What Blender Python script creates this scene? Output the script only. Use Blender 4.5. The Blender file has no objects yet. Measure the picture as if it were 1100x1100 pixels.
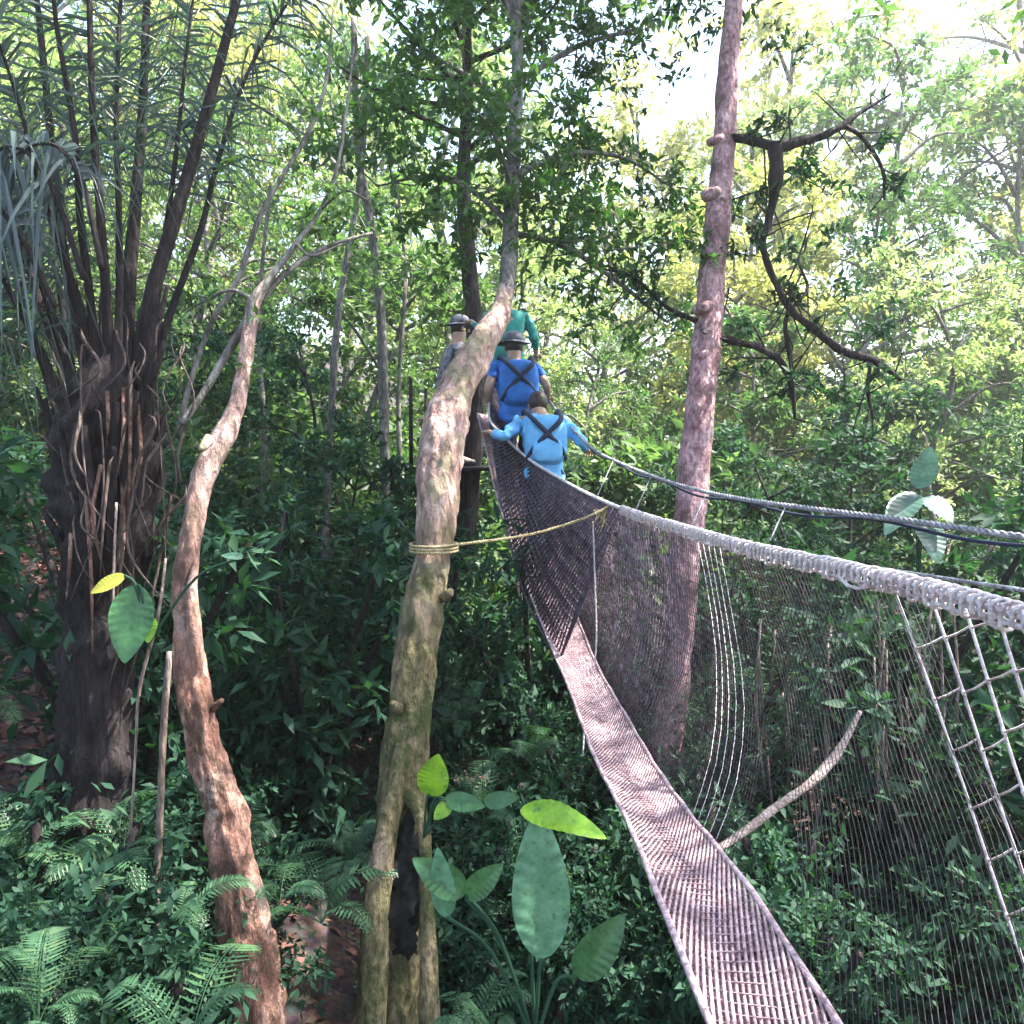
import bpy, math, random
import numpy as np
from mathutils import Vector, noise as mnoise
R = math.radians
random.seed(7)
rng = np.random.default_rng(11)
sc = bpy.context.scene
COL = sc.collection
EYE = 4.2
PITCH = R(4.0)
F = 863.0
fw = Vector((0, math.cos(PITCH), -math.sin(PITCH)))
up = Vector((0, math.sin(PITCH), math.cos(PITCH)))
CAM = Vector((0, 0, EYE))

def P(px, py, d):
    """photo position at a distance -> world point"""
    px, py, d = float(px), float(py), float(d)
    return CAM + d * (fw + Vector(((px - 550) / F, 0, 0)) - up * ((py - 550) / F))

def qd(d): return d if d < 4 else 4 + (d - 4) * .80

def ground_h(x, y):
    gx, gy = x, y; x = max(-22, min(x, 30)); y = min(y, 60)
    h = 0.25 + 0.34 * max(0.0, -x) ** 1.0 * min(1, max(0, (y + 4) / 8)) + 0.10 * max(0, x - 2)
    h += 0.07 * max(0, y - 9) + 0.10 * max(0, y - 24)
    h += 0.22 * mnoise.noise(Vector((x * .35, y * .35, 0))) + 0.06 * mnoise.noise(Vector((x * 1.6, y * 1.6, 3)))
    return h

# ------------------------------------------------------------------ materials
def new_mat(name):
    m = bpy.data.materials.new(name); m.use_nodes = True
    nt = m.node_tree; nt.nodes.clear()
    out = nt.nodes.new('ShaderNodeOutputMaterial')
    return m, nt, out

def N(nt, t, **kw):
    n = nt.nodes.new(t)
    for k, v in kw.items():
        if hasattr(n, k): setattr(n, k, v)
        else: n.inputs[k.replace('_', ' ')].default_value = v
    return n

def ramp(nt, stops):
    r = nt.nodes.new('ShaderNodeValToRGB'); e = r.color_ramp.elements
    while len(e) < len(stops): e.new(0.5)
    for i, (p, c) in enumerate(stops):
        e[i].position = p; e[i].color = (*c, 1)
    return r

def leaf_mat(name, cols, trans=0.35, rough=0.45, spec=0.4, tcol=(1.0, 1.25, 0.45)):
    m, nt, out = new_mat(name)
    g = N(nt, 'ShaderNodeNewGeometry'); oi = N(nt, 'ShaderNodeObjectInfo')
    add = N(nt, 'ShaderNodeMath', operation='MULTIPLY_ADD'); add.inputs[1].default_value = 0.28; 
    nt.links.new(oi.outputs['Random'], add.inputs[0])
    mul = N(nt, 'ShaderNodeMath', operation='MULTIPLY'); mul.inputs[1].default_value = 0.72
    nt.links.new(g.outputs['Random Per Island'], mul.inputs[0]); nt.links.new(mul.outputs[0], add.inputs[2])
    k = len(cols) - 1
    r = ramp(nt, [(i / k, c) for i, c in enumerate(cols)])
    nt.links.new(add.outputs[0], r.inputs[0])
    b = N(nt, 'ShaderNodeBsdfPrincipled'); b.inputs['Roughness'].default_value = rough
    b.inputs['Specular IOR Level'].default_value = spec
    nt.links.new(r.outputs[0], b.inputs['Base Color'])
    t = N(nt, 'ShaderNodeBsdfTranslucent')
    mx = N(nt, 'ShaderNodeMixRGB', blend_type='MULTIPLY'); mx.inputs[0].default_value = 1
    mx.inputs[2].default_value = (tcol[0] * 1.5, tcol[1] * 1.5, tcol[2] * 1.5, 1)
    nt.links.new(r.outputs[0], mx.inputs[1]); nt.links.new(mx.outputs[0], t.inputs['Color'])
    ms = N(nt, 'ShaderNodeMixShader'); ms.inputs[0].default_value = trans
    nt.links.new(b.outputs[0], ms.inputs[1]); nt.links.new(t.outputs[0], ms.inputs[2])
    nt.links.new(ms.outputs[0], out.inputs[0])
    return m

def broad_mat(name, c1, c2, trans=.3):
    m, nt, out = new_mat(name); tc = N(nt, 'ShaderNodeTexCoord')
    n1 = N(nt, 'ShaderNodeTexNoise'); n1.inputs['Scale'].default_value = 14; n1.inputs['Detail'].default_value = 6; n1.inputs['Roughness'].default_value = .7; nt.links.new(tc.outputs['Object'], n1.inputs[0])
    r = ramp(nt, [(.30, c1), (.62, c2), (.72, tuple(a * .8 + b for a, b in zip(c2, (.03, .02, 0))))]); nt.links.new(n1.outputs[0], r.inputs[0])
    n2 = N(nt, 'ShaderNodeTexNoise'); n2.inputs['Scale'].default_value = 55; n2.inputs['Detail'].default_value = 3; nt.links.new(tc.outputs['Object'], n2.inputs[0])
    r2 = ramp(nt, [(.25, (.6, .5, .35)), (.42, (1, 1, 1))]); nt.links.new(n2.outputs[0], r2.inputs[0])
    mx = N(nt, 'ShaderNodeMixRGB', blend_type='MULTIPLY'); mx.inputs[0].default_value = 1; nt.links.new(r.outputs[0], mx.inputs[1]); nt.links.new(r2.outputs[0], mx.inputs[2])
    b = N(nt, 'ShaderNodeBsdfPrincipled'); b.inputs['Roughness'].default_value = .3; b.inputs['Specular IOR Level'].default_value = .6; nt.links.new(mx.outputs[0], b.inputs['Base Color'])
    bp = N(nt, 'ShaderNodeBump'); bp.inputs['Strength'].default_value = .5; bp.inputs['Distance'].default_value = .006; nt.links.new(n1.outputs[0], bp.inputs['Height']); nt.links.new(bp.outputs[0], b.inputs['Normal'])
    t = N(nt, 'ShaderNodeBsdfTranslucent'); nt.links.new(mx.outputs[0], t.inputs[0])
    ms = N(nt, 'ShaderNodeMixShader'); ms.inputs[0].default_value = trans; nt.links.new(b.outputs[0], ms.inputs[1]); nt.links.new(t.outputs[0], ms.inputs[2]); nt.links.new(ms.outputs[0], out.inputs[0])
    return m

def bark_mat(name, cols, scale=6.0, stretch=0.25, bump=0.6, rough=0.85, patch=None):
    m, nt, out = new_mat(name)
    tc = N(nt, 'ShaderNodeTexCoord'); mp = N(nt, 'ShaderNodeMapping')
    mp.inputs['Scale'].default_value = (1, 1, stretch)
    nt.links.new(tc.outputs['Object'], mp.inputs[0])
    n1 = N(nt, 'ShaderNodeTexNoise'); n1.inputs['Scale'].default_value = scale; n1.inputs['Detail'].default_value = 7; n1.inputs['Roughness'].default_value = .7
    n2 = N(nt, 'ShaderNodeTexNoise'); n2.inputs['Scale'].default_value = scale * 6; n2.inputs['Detail'].default_value = 5; n2.inputs['Roughness'].default_value = .7
    n3 = N(nt, 'ShaderNodeTexVoronoi'); n3.inputs['Scale'].default_value = scale * 3.2
    nt.links.new(mp.outputs[0], n1.inputs[0]); nt.links.new(mp.outputs[0], n2.inputs[0]); nt.links.new(mp.outputs[0], n3.inputs[0])
    k = len(cols) - 1
    r = ramp(nt, [(0.34 + 0.32 * i / k, c) for i, c in enumerate(cols)])
    nt.links.new(n1.outputs[0], r.inputs[0])
    r2 = ramp(nt, [(.38, (.12, .12, .12)), (.62, (.88, .88, .88))]); nt.links.new(n2.outputs[0], r2.inputs[0])
    mx = N(nt, 'ShaderNodeMixRGB', blend_type='OVERLAY'); mx.inputs[0].default_value = .6
    nt.links.new(r.outputs[0], mx.inputs[1]); nt.links.new(r2.outputs[0], mx.inputs[2]); last = mx.outputs[0]
    if patch:
        n4 = N(nt, 'ShaderNodeTexNoise'); n4.inputs['Scale'].default_value = scale * .55; n4.inputs['Detail'].default_value = 8; n4.inputs['Roughness'].default_value = .75
        nt.links.new(tc.outputs['Object'], n4.inputs[0]); r4 = ramp(nt, [(.5, (0, 0, 0)), (.6, (1, 1, 1))]); nt.links.new(n4.outputs[0], r4.inputs[0])
        m4 = N(nt, 'ShaderNodeMixRGB'); nt.links.new(r4.outputs[0], m4.inputs[0]); nt.links.new(last, m4.inputs[1]); m4.inputs[2].default_value = (*patch, 1); last = m4.outputs[0]
    b = N(nt, 'ShaderNodeBsdfPrincipled'); b.inputs['Roughness'].default_value = rough; b.inputs['Specular IOR Level'].default_value = .25
    nt.links.new(last, b.inputs['Base Color'])
    ad = N(nt, 'ShaderNodeMath', operation='ADD'); nt.links.new(n3.outputs['Distance'], ad.inputs[0]); nt.links.new(n2.outputs[0], ad.inputs[1])
    bp = N(nt, 'ShaderNodeBump'); bp.inputs['Strength'].default_value = bump; bp.inputs['Distance'].default_value = .05
    nt.links.new(ad.outputs[0], bp.inputs['Height']); nt.links.new(bp.outputs[0], b.inputs['Normal'])
    nt.links.new(b.outputs[0], out.inputs[0])
    return m

def cloth_mat(name, col, rough=.8, scale=30, var=.35):
    m, nt, out = new_mat(name)
    tc = N(nt, 'ShaderNodeTexCoord')
    n1 = N(nt, 'ShaderNodeTexNoise'); n1.inputs['Scale'].default_value = scale; n1.inputs['Detail'].default_value = 3
    nt.links.new(tc.outputs['Object'], n1.inputs[0])
    r = ramp(nt, [(0.3, tuple(c * (1 - var) for c in col)), (0.7, tuple(min(1, c * (1 + var * .6)) for c in col))])
    nt.links.new(n1.outputs[0], r.inputs[0])
    b = N(nt, 'ShaderNodeBsdfPrincipled'); b.inputs['Roughness'].default_value = rough
    nt.links.new(r.outputs[0], b.inputs['Base Color'])
    bp = N(nt, 'ShaderNodeBump'); bp.inputs['Strength'].default_value = .4; bp.inputs['Distance'].default_value = .01
    nt.links.new(n1.outputs[0], bp.inputs['Height']); nt.links.new(bp.outputs[0], b.inputs['Normal'])
    nt.links.new(b.outputs[0], out.inputs[0])
    return m

M = {}
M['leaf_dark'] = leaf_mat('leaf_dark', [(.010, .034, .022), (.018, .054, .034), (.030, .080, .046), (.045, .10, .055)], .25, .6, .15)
M['leaf_green'] = leaf_mat('leaf_green', [(.02, .06, .02), (.04, .10, .03), (.06, .13, .04)], .35, .5, .4)
M['leaf_mid'] = leaf_mat('leaf_mid', [(.032, .07, .028), (.055, .115, .042), (.09, .155, .06), (.14, .20, .08)], .40, .5, .4, (1.0, 1.15, .6))
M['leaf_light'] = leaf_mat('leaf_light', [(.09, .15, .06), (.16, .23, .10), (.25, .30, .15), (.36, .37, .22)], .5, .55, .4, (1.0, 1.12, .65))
M['leaf_big'] = broad_mat('leaf_big', (.02, .08, .025), (.06, .18, .06))
M['leaf_lime'] = broad_mat('leaf_lime', (.10, .25, .012), (.22, .42, .03), .4)
M['leaf_pale'] = broad_mat('leaf_pale', (.05, .16, .08), (.14, .32, .19))
M['leaf_teal'] = broad_mat('leaf_teal', (.025, .075, .055), (.07, .16, .13))
M['leaf_yellow'] = leaf_mat('leaf_yellow', [(.35, .38, .06), (.45, .42, .08)], .4, .5, .3)
M['vein'] = leaf_mat('vein', [(.12, .22, .08), (.16, .27, .10)], .3, .5, .3)
M['fern'] = leaf_mat('fern', [(.018, .055, .030), (.032, .09, .045), (.06, .14, .07), (.10, .16, .06)], .3, .45, .4)
M['palm'] = leaf_mat('palm', [(.02, .045, .035), (.035, .07, .05), (.06, .09, .07)], .2, .35, .5)
M['dead'] = leaf_mat('dead', [(.07, .032, .025), (.12, .055, .045), (.18, .09, .075), (.13, .065, .055)], .15, .8, .2, (1, .8, .6))
M['bark_pink'] = bark_mat('bark_pink', [(.14, .085, .075), (.30, .19, .165), (.46, .31, .275), (.60, .46, .41)], 5, .35, .9, patch=(.30, .26, .17))
M['bark_rose'] = bark_mat('bark_rose', [(.20, .10, .11), (.38, .21, .23), (.52, .32, .34), (.62, .44, .45)], 6, .5, .8, patch=(.17, .10, .10))
M['bark_red'] = bark_mat('bark_red', [(.10, .045, .035), (.24, .12, .09), (.38, .22, .17), (.55, .42, .36)], 6, .3, .9, patch=(.10, .055, .04))
M['bark_moss'] = bark_mat('bark_moss', [(.05, .05, .022), (.12, .11, .055), (.20, .165, .09), (.33, .25, .18)], 6, .35, 1, patch=(.05, .065, .02))
M['bark_dark'] = bark_mat('bark_dark', [(.010, .007, .008), (.022, .016, .018), (.045, .034, .034)], 8, .2)
def blend_bark(name, low, high, z0, z1):
    """mossy foot passing into paler bark above, with a ragged border"""
    m, nt, out = new_mat(name)
    def grp(src):
        mp = {}
        for n in src.node_tree.nodes:
            if n.type == 'OUTPUT_MATERIAL': continue
            k = nt.nodes.new(n.bl_idname); mp[n.name] = k
            for a in ('blend_type', 'operation'):
                if hasattr(n, a): setattr(k, a, getattr(n, a))
            for i, ip in enumerate(n.inputs):
                if hasattr(ip, 'default_value') and not ip.is_linked:
                    try: k.inputs[i].default_value = ip.default_value
                    except Exception: pass
            if n.type == 'VALTORGB':
                while len(k.color_ramp.elements) < len(n.color_ramp.elements): k.color_ramp.elements.new(.5)
                for a, b in zip(k.color_ramp.elements, n.color_ramp.elements): a.position = b.position; a.color = b.color
        last = None
        for l in src.node_tree.links:
            if l.to_node.type == 'OUTPUT_MATERIAL': last = mp[l.from_node.name]; continue
            i = list(l.from_node.outputs).index(l.from_socket); j = list(l.to_node.inputs).index(l.to_socket)
            nt.links.new(mp[l.from_node.name].outputs[i], mp[l.to_node.name].inputs[j])
        return last
    A = grp(low); B = grp(high)
    tc = N(nt, 'ShaderNodeTexCoord'); sx = N(nt, 'ShaderNodeSeparateXYZ'); nt.links.new(tc.outputs['Object'], sx.inputs[0])
    no = N(nt, 'ShaderNodeTexNoise'); no.inputs['Scale'].default_value = 4; no.inputs['Detail'].default_value = 6; nt.links.new(tc.outputs['Object'], no.inputs[0])
    ma = N(nt, 'ShaderNodeMath', operation='MULTIPLY_ADD'); nt.links.new(no.outputs[0], ma.inputs[0]); ma.inputs[1].default_value = 2.2; nt.links.new(sx.outputs[2], ma.inputs[2])
    mr = N(nt, 'ShaderNodeMapRange'); nt.links.new(ma.outputs[0], mr.inputs[0]); mr.inputs[1].default_value = z0 + 1.1; mr.inputs[2].default_value = z1 + 1.1
    ms = N(nt, 'ShaderNodeMixShader'); nt.links.new(mr.outputs[0], ms.inputs[0]); nt.links.new(A.outputs[0], ms.inputs[1]); nt.links.new(B.outputs[0], ms.inputs[2]); nt.links.new(ms.outputs[0], out.inputs[0])
    return m
M['bark_lean'] = blend_bark('bark_lean', M['bark_moss'], M['bark_pink'], 3.2, 4.0)
M['bark_crook'] = blend_bark('bark_crook', M['bark_red'], M['bark_pink'], 3.2, 4.3)
M['bark_grey'] = bark_mat('bark_grey', [(.06, .055, .05), (.14, .13, .12), (.27, .25, .23)], 6, .3)
M['root'] = bark_mat('root', [(.10, .07, .06), (.20, .15, .13), (.34, .27, .25)], 10, .2)
M['root_dark'] = bark_mat('root_dark', [(.04, .028, .025), (.09, .065, .058), (.18, .135, .12)], 10, .2)
M['palm_pale'] = leaf_mat('palm_pale', [(.05, .075, .075), (.09, .125, .125), (.15, .19, .20)], .3, .35, .5, (1, 1, 1))
M['rope'] = bark_mat('rope', [(.55, .46, .47), (.74, .66, .67), (.86, .80, .81)], 20, 1, .5, .8)
M['rope_pink'] = bark_mat('rope_pink', [(.22, .16, .15), (.36, .28, .25), (.5, .4, .37)], 20, 1, .5, .8)
M['rope_tan'] = bark_mat('rope_tan', [(.28, .22, .10), (.45, .37, .2), (.6, .5, .3)], 20, 1, .5, .8)
M['rope_grey'] = bark_mat('rope_grey', [(.14, .14, .16), (.26, .26, .29), (.42, .42, .45)], 20, 1, .4, .8)
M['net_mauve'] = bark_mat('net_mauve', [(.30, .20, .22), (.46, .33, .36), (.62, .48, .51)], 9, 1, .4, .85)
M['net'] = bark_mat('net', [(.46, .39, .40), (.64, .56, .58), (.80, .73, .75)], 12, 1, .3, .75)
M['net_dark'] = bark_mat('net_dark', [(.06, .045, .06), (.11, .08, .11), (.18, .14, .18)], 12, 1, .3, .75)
M['net_shade'] = bark_mat('net_shade', [(.018, .014, .018), (.035, .028, .035), (.07, .058, .068)], 12, 1, .3, .75)  # near-black copy of the net colour, standing in for shade
M['board'] = bark_mat('board', [(.14, .09, .10), (.24, .16, .175), (.36, .25, .27)], 10, 1, .3, .8)
M['hollow_shade'] = cloth_mat('hollow_shade', (.006, .005, .004), 1.0, 10, .5)  # black colour that stands for the shade inside the trunk hollow
M['brown_hair'] = cloth_mat('brown_hair', (.035, .018, .012), .5, 60, .4)
M['skin'] = cloth_mat('skin', (.42, .26, .19), .5, 20, .1)
M['hair'] = cloth_mat('hair', (.02, .015, .012), .5, 60, .4)
M['sky_blue'] = cloth_mat('sky_blue', (.16, .47, .82), .75, 14, .18)
M['blue'] = cloth_mat('blue', (.02, .16, .55), .75, 14, .25)
M['teal'] = cloth_mat('teal', (.02, .26, .23), .75, 14, .25)
M['navy'] = cloth_mat('navy', (.012, .02, .06), .8, 14, .3)
M['grey_cloth'] = cloth_mat('grey_cloth', (.16, .16, .20), .8, 18, .7)
M['white_cloth'] = cloth_mat('white_cloth', (.62, .60, .64), .8, 18, .2)
M['brown_cloth'] = cloth_mat('brown_cloth', (.16, .09, .07), .8, 18, .2)
M['black'] = cloth_mat('black', (.015, .015, .02), .6, 18, .3)

# ------------------------------------------------------------------ mesh helpers
class MB:
    def __init__(s): s.v = []; s.f = []; s.mi = []
    def add(s, v, f, mi=0):
        o = len(s.v); s.v.extend([tuple(a) for a in v]); s.f.extend([tuple(i + o for i in q) for q in f]); s.mi.extend([mi] * len(f))
    def mesh(s, name, mats, smooth=True):
        me = bpy.data.meshes.new(name); me.from_pydata(s.v, [], s.f); me.update()
        for m in (mats if isinstance(mats, (list, tuple)) else [mats]): me.materials.append(m)
        me.polygons.foreach_set('material_index', s.mi)
        me.polygons.foreach_set('use_smooth', [smooth] * len(s.f)); me.update()
        return me
    def obj(s, name, mats, parent=None, smooth=True):
        return link(name, s.mesh(name, mats, smooth), parent)

def link(name, me, parent=None):
    o = bpy.data.objects.new(name, me); COL.objects.link(o)
    if parent is not None:
        o.parent = parent
        o.matrix_parent_inverse = parent_inv(parent)
    return o

def parent_inv(p):
    from mathutils import Matrix
    if p.parent is None:
        return (Matrix.Translation(p.location) @ p.rotation_euler.to_matrix().to_4x4()).inverted()
    return Matrix.Identity(4)

def tag(o, label=None, cat=None, group=None, kind=None):
    if label: o['label'] = label
    if cat: o['category'] = cat
    if group: o['group'] = group
    if kind: o['kind'] = kind
    return o

def empty(name, loc, label, cat, group=None):
    o = bpy.data.objects.new(name, None); COL.objects.link(o); o.location = loc
    o.empty_display_size = .2
    return tag(o, label, cat, group)

def local_child(name, me, parent):
    o = bpy.data.objects.new(name, me); COL.objects.link(o); o.parent = parent; return o

def catmull(pts, n):
    """pts list of tuples (any dimension) -> n points per segment"""
    pts = [np.array(p, float) for p in pts]
    if len(pts) < 3:
        a, b = pts[0], pts[-1]; return [a + (b - a) * t for t in np.linspace(0, 1, n + 1)]
    ext = [2 * pts[0] - pts[1]] + pts + [2 * pts[-1] - pts[-2]]
    out = []
    for i in range(1, len(ext) - 2):
        p0, p1, p2, p3 = ext[i - 1:i + 3]
        for k in range(n):
            t = k / n
            out.append(.5 * (2 * p1 + (p2 - p0) * t + (2 * p0 - 5 * p1 + 4 * p2 - p3) * t * t + (3 * p1 - p0 - 3 * p2 + p3) * t ** 3))
    out.append(pts[-1]); return out

def tube(mb, path, radii, sides=8, bump=0.0, bscale=3.0, mi=0, caps=True, seed=0):
    path = [Vector(p) for p in path]; n = len(path)
    V = []; nrm = None; dist = 0
    for i in range(n):
        if i: dist += (path[i] - path[i - 1]).length
        t = (path[min(i + 1, n - 1)] - path[max(i - 1, 0)])
        if t.length < 1e-9: t = Vector((0, 0, 1))
        t.normalize()
        if nrm is None:
            a = Vector((1, 0, 0)) if abs(t.x) < .8 else Vector((0, 1, 0)); nrm = (a - t * a.dot(t)).normalized()
        else:
            nrm = nrm - t * nrm.dot(t)
            nrm = nrm.normalized() if nrm.length > 1e-6 else t.orthogonal().normalized()
        bn = t.cross(nrm)
        for k in range(sides):
            an = 2 * math.pi * k / sides
            d = nrm * math.cos(an) + bn * math.sin(an)
            r = radii[i]
            if bump:
                q = path[i] * bscale + d * 1.2 + Vector((seed, 0, 0))
                r *= 1 + bump * (mnoise.noise(q) + .55 * mnoise.noise(q * 2.7) + (.45 * mnoise.noise(Vector((q.x * 6, q.y * 6, q.z * 3))) if sides > 12 else 0))
                if sides > 24: r *= 1 + bump * .55 * mnoise.noise(Vector((math.cos(an) * 3.6, math.sin(an) * 3.6, dist * 1.6 + seed))) - bump * .30 * abs(mnoise.noise(Vector((math.cos(an) * 7, math.sin(an) * 7, dist * 3.5))))
            V.append(path[i] + d * r)
    Fc = []
    for i in range(n - 1):
        for k in range(sides):
            a = i * sides + k; b = i * sides + (k + 1) % sides
            Fc.append((a, b, b + sides, a + sides))
    if caps and sides > 2:
        Fc.append(tuple(reversed(range(sides)))); Fc.append(tuple((n - 1) * sides + k for k in range(sides)))
    mb.add(V, Fc, mi)

def px_tube(mb, pts, sides=12, n=6, bump=.12, bscale=3.0, mi=0, seed=0):
    """pts (px, py, depth, width in px)"""
    c = catmull(pts, n)
    path = [P(a[0], a[1], a[2]) for a in c]
    rad = [max(.002, a[3] * .5 / F * a[2]) for a in c]
    tube(mb, path, rad, sides, bump, bscale, mi, seed=seed)
    return path, rad

def leaves_np(pos, dirs, size, width=.42, fold=.25, droop=0.0):
    """folded leaf blades: base, left, tip, right"""
    n = len(pos)
    d = dirs / (np.linalg.norm(dirs, axis=1, keepdims=True) + 1e-9)
    r = rng.normal(size=(n, 3)); r[:, 2] *= .4
    s = np.cross(d, np.array([0, 0, 1.0]) + .55 * r); s /= (np.linalg.norm(s, axis=1, keepdims=True) + 1e-9)
    u = np.cross(s, d)
    L = size[:, None]
    base = pos; tip = pos + d * L - np.array([0, 0, 1]) * droop * L
    mid = pos + d * L * .45
    l = mid + s * L * width * .5 + u * L * fold * .25
    q = mid - s * L * width * .5 + u * L * fold * .25
    V = np.stack([base, l, tip, q], 1).reshape(-1, 3)
    i = np.arange(n) * 4
    T = np.concatenate([np.stack([i, i + 1, i + 2], 1), np.stack([i, i + 2, i + 3], 1)], 1).reshape(-1, 3)
    return V, T

def np_mesh(name, V, T, mat):
    me = bpy.data.meshes.new(name)
    me.vertices.add(len(V)); me.vertices.foreach_set('co', np.ascontiguousarray(V, dtype=np.float32).ravel())
    me.loops.add(T.size); me.loops.foreach_set('vertex_index', np.ascontiguousarray(T, dtype=np.int32).ravel())
    me.polygons.add(len(T)); me.polygons.foreach_set('loop_start', np.arange(0, T.size, 3, dtype=np.int32))
    me.polygons.foreach_set('loop_total', np.full(len(T), 3, dtype=np.int32))
    me.update(calc_edges=True); me.materials.append(mat); return me

FLAT = [.7]
def clump(centres, radii, n_each, size, flat=None):
    """leaf positions in clumps: small twigs radiating from each centre"""
    flat = flat or FLAT[0]; Ps = []; Ds = []
    for c, r in zip(centres, radii):
        nt = max(3, n_each // 7)
        for _ in range(nt):
            d = rng.normal(size=3); d[2] = d[2] * flat + .1; d /= np.linalg.norm(d)
            ln = r * (.45 + .75 * rng.random())
            st = np.array(c) + rng.normal(size=3) * r * .22
            k = 7
            t = np.sort(rng.random(k)) * ln
            pts = st + d * t[:, None]
            pts[:, 2] -= (t / r) ** 2 * r * .25
            side = rng.normal(size=(k, 3)) * .8
            dd = d * .7 + side; dd[:, 2] -= .25
            Ps.append(pts); Ds.append(dd)
    pos = np.concatenate(Ps); di = np.concatenate(Ds)
    sz = size * (.6 + .7 * rng.random(len(pos)))
    return pos, di, sz

# ------------------------------------------------------------------ tree kinds
def gen_tree(height, tr, base, spread, clumps, per, lsize, lmat, bmat, lean=.06, crown_r=.5, name='tree', sides=8, upw=.5):
    """trunk mesh and crown mesh, root at origin"""
    mb = MB(); top = height
    wig = [(rng.normal() * lean * height * t, rng.normal() * lean * height * t, t * top) for t in (0, .2, .45, .7, 1)]
    wig[0] = (0, 0, -.3)
    path = catmull(wig, 5); n = len(path)
    rad = [tr * (1 - .8 * i / (n - 1)) * (1.35 if i == 0 else 1) for i in range(n)]
    tube(mb, path, rad, sides, .12, 3)
    cs = []; rs = []
    nl = max(4, clumps // 4)
    for k in range(nl):
        t = base + (1 - base) * (k + rng.random() * .8) / nl
        i = min(n - 1, int(t * (n - 1))); s = np.array(path[i])
        an = 2.4 * k + rng.random()
        ln = spread * (1 - .55 * abs(t - base - .35 * (1 - base)) / (1 - base)) * (.7 + .5 * rng.random())
        e = s + np.array([math.cos(an) * ln, math.sin(an) * ln, ln * upw * (.3 + rng.random())])
        m = (s + e) / 2 + np.array([0, 0, .12 * ln]) + rng.normal(size=3) * .05 * ln
        br = catmull([s, m, e], 4)
        tube(mb, br, [tr * .38 * (1 - .75 * j / (len(br) - 1)) for j in range(len(br))], 5, .1, 4)
        for q in range(3):
            b0 = br[3 + rng.integers(0, len(br) - 3)]
            e2 = b0 + rng.normal(size=3) * ln * .33 * np.array([1, 1, .7]) + np.array([0, 0, .08 * ln])
            tube(mb, [b0, (b0 + e2) / 2 + rng.normal(size=3) * .03, e2], [tr * .12, tr * .09, tr * .04], 4)
            cs.append(e2); rs.append(crown_r * (.6 + .7 * rng.random()))
        cs.append(e); rs.append(crown_r * (.7 + .6 * rng.random()))
    cs.append(np.array(path[-1])); rs.append(crown_r)
    pos, di, sz = clump(cs, rs, per, lsize)
    V, T = leaves_np(pos, di, sz)
    return mb.mesh(name + '_trunk', bmat), np_mesh(name + '_crown', V, T, lmat)

def gen_shrub(height, stems, spread, per, lsize, lmat, bmat, name='shrub', crown_r=.4, width=.42):
    mb = MB(); cs = []; rs = []
    for k in range(stems):
        an = 2 * math.pi * k / stems + rng.random(); ln = spread * (.3 + .8 * rng.random()); h = height * (.55 + .5 * rng.random())
        p = [(0, 0, -.15), (math.cos(an) * ln * .3, math.sin(an) * ln * .3, h * .5), (math.cos(an) * ln, math.sin(an) * ln, h)]
        c = catmull(p, 5)
        tube(mb, c, [.02 + .018 * (1 - j / len(c)) for j in range(len(c))], 5, .1, 5)
        for j in (3, 5, 7, 9, 10):
            cs.append(np.array(c[j]) + rng.normal(size=3) * .12 * spread); rs.append(crown_r * (.6 + .6 * rng.random()))
    pos, di, sz = clump(cs, rs, per, lsize, .55)
    V, T = leaves_np(pos, di, sz, width)
    return mb.mesh(name + '_stems', bmat), np_mesh(name + '_foliage', V, T, lmat)

def put(root_name, parts, loc, rz, sc_, label, cat, group=None, tilt=(0, 0)):
    e = empty(root_name, loc, label, cat, group); e.rotation_euler = (tilt[0], tilt[1], rz); e.scale = (sc_,) * 3 if not isinstance(sc_, tuple) else sc_
    for nm, me in parts: local_child(nm, me, e)
    return e

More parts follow.
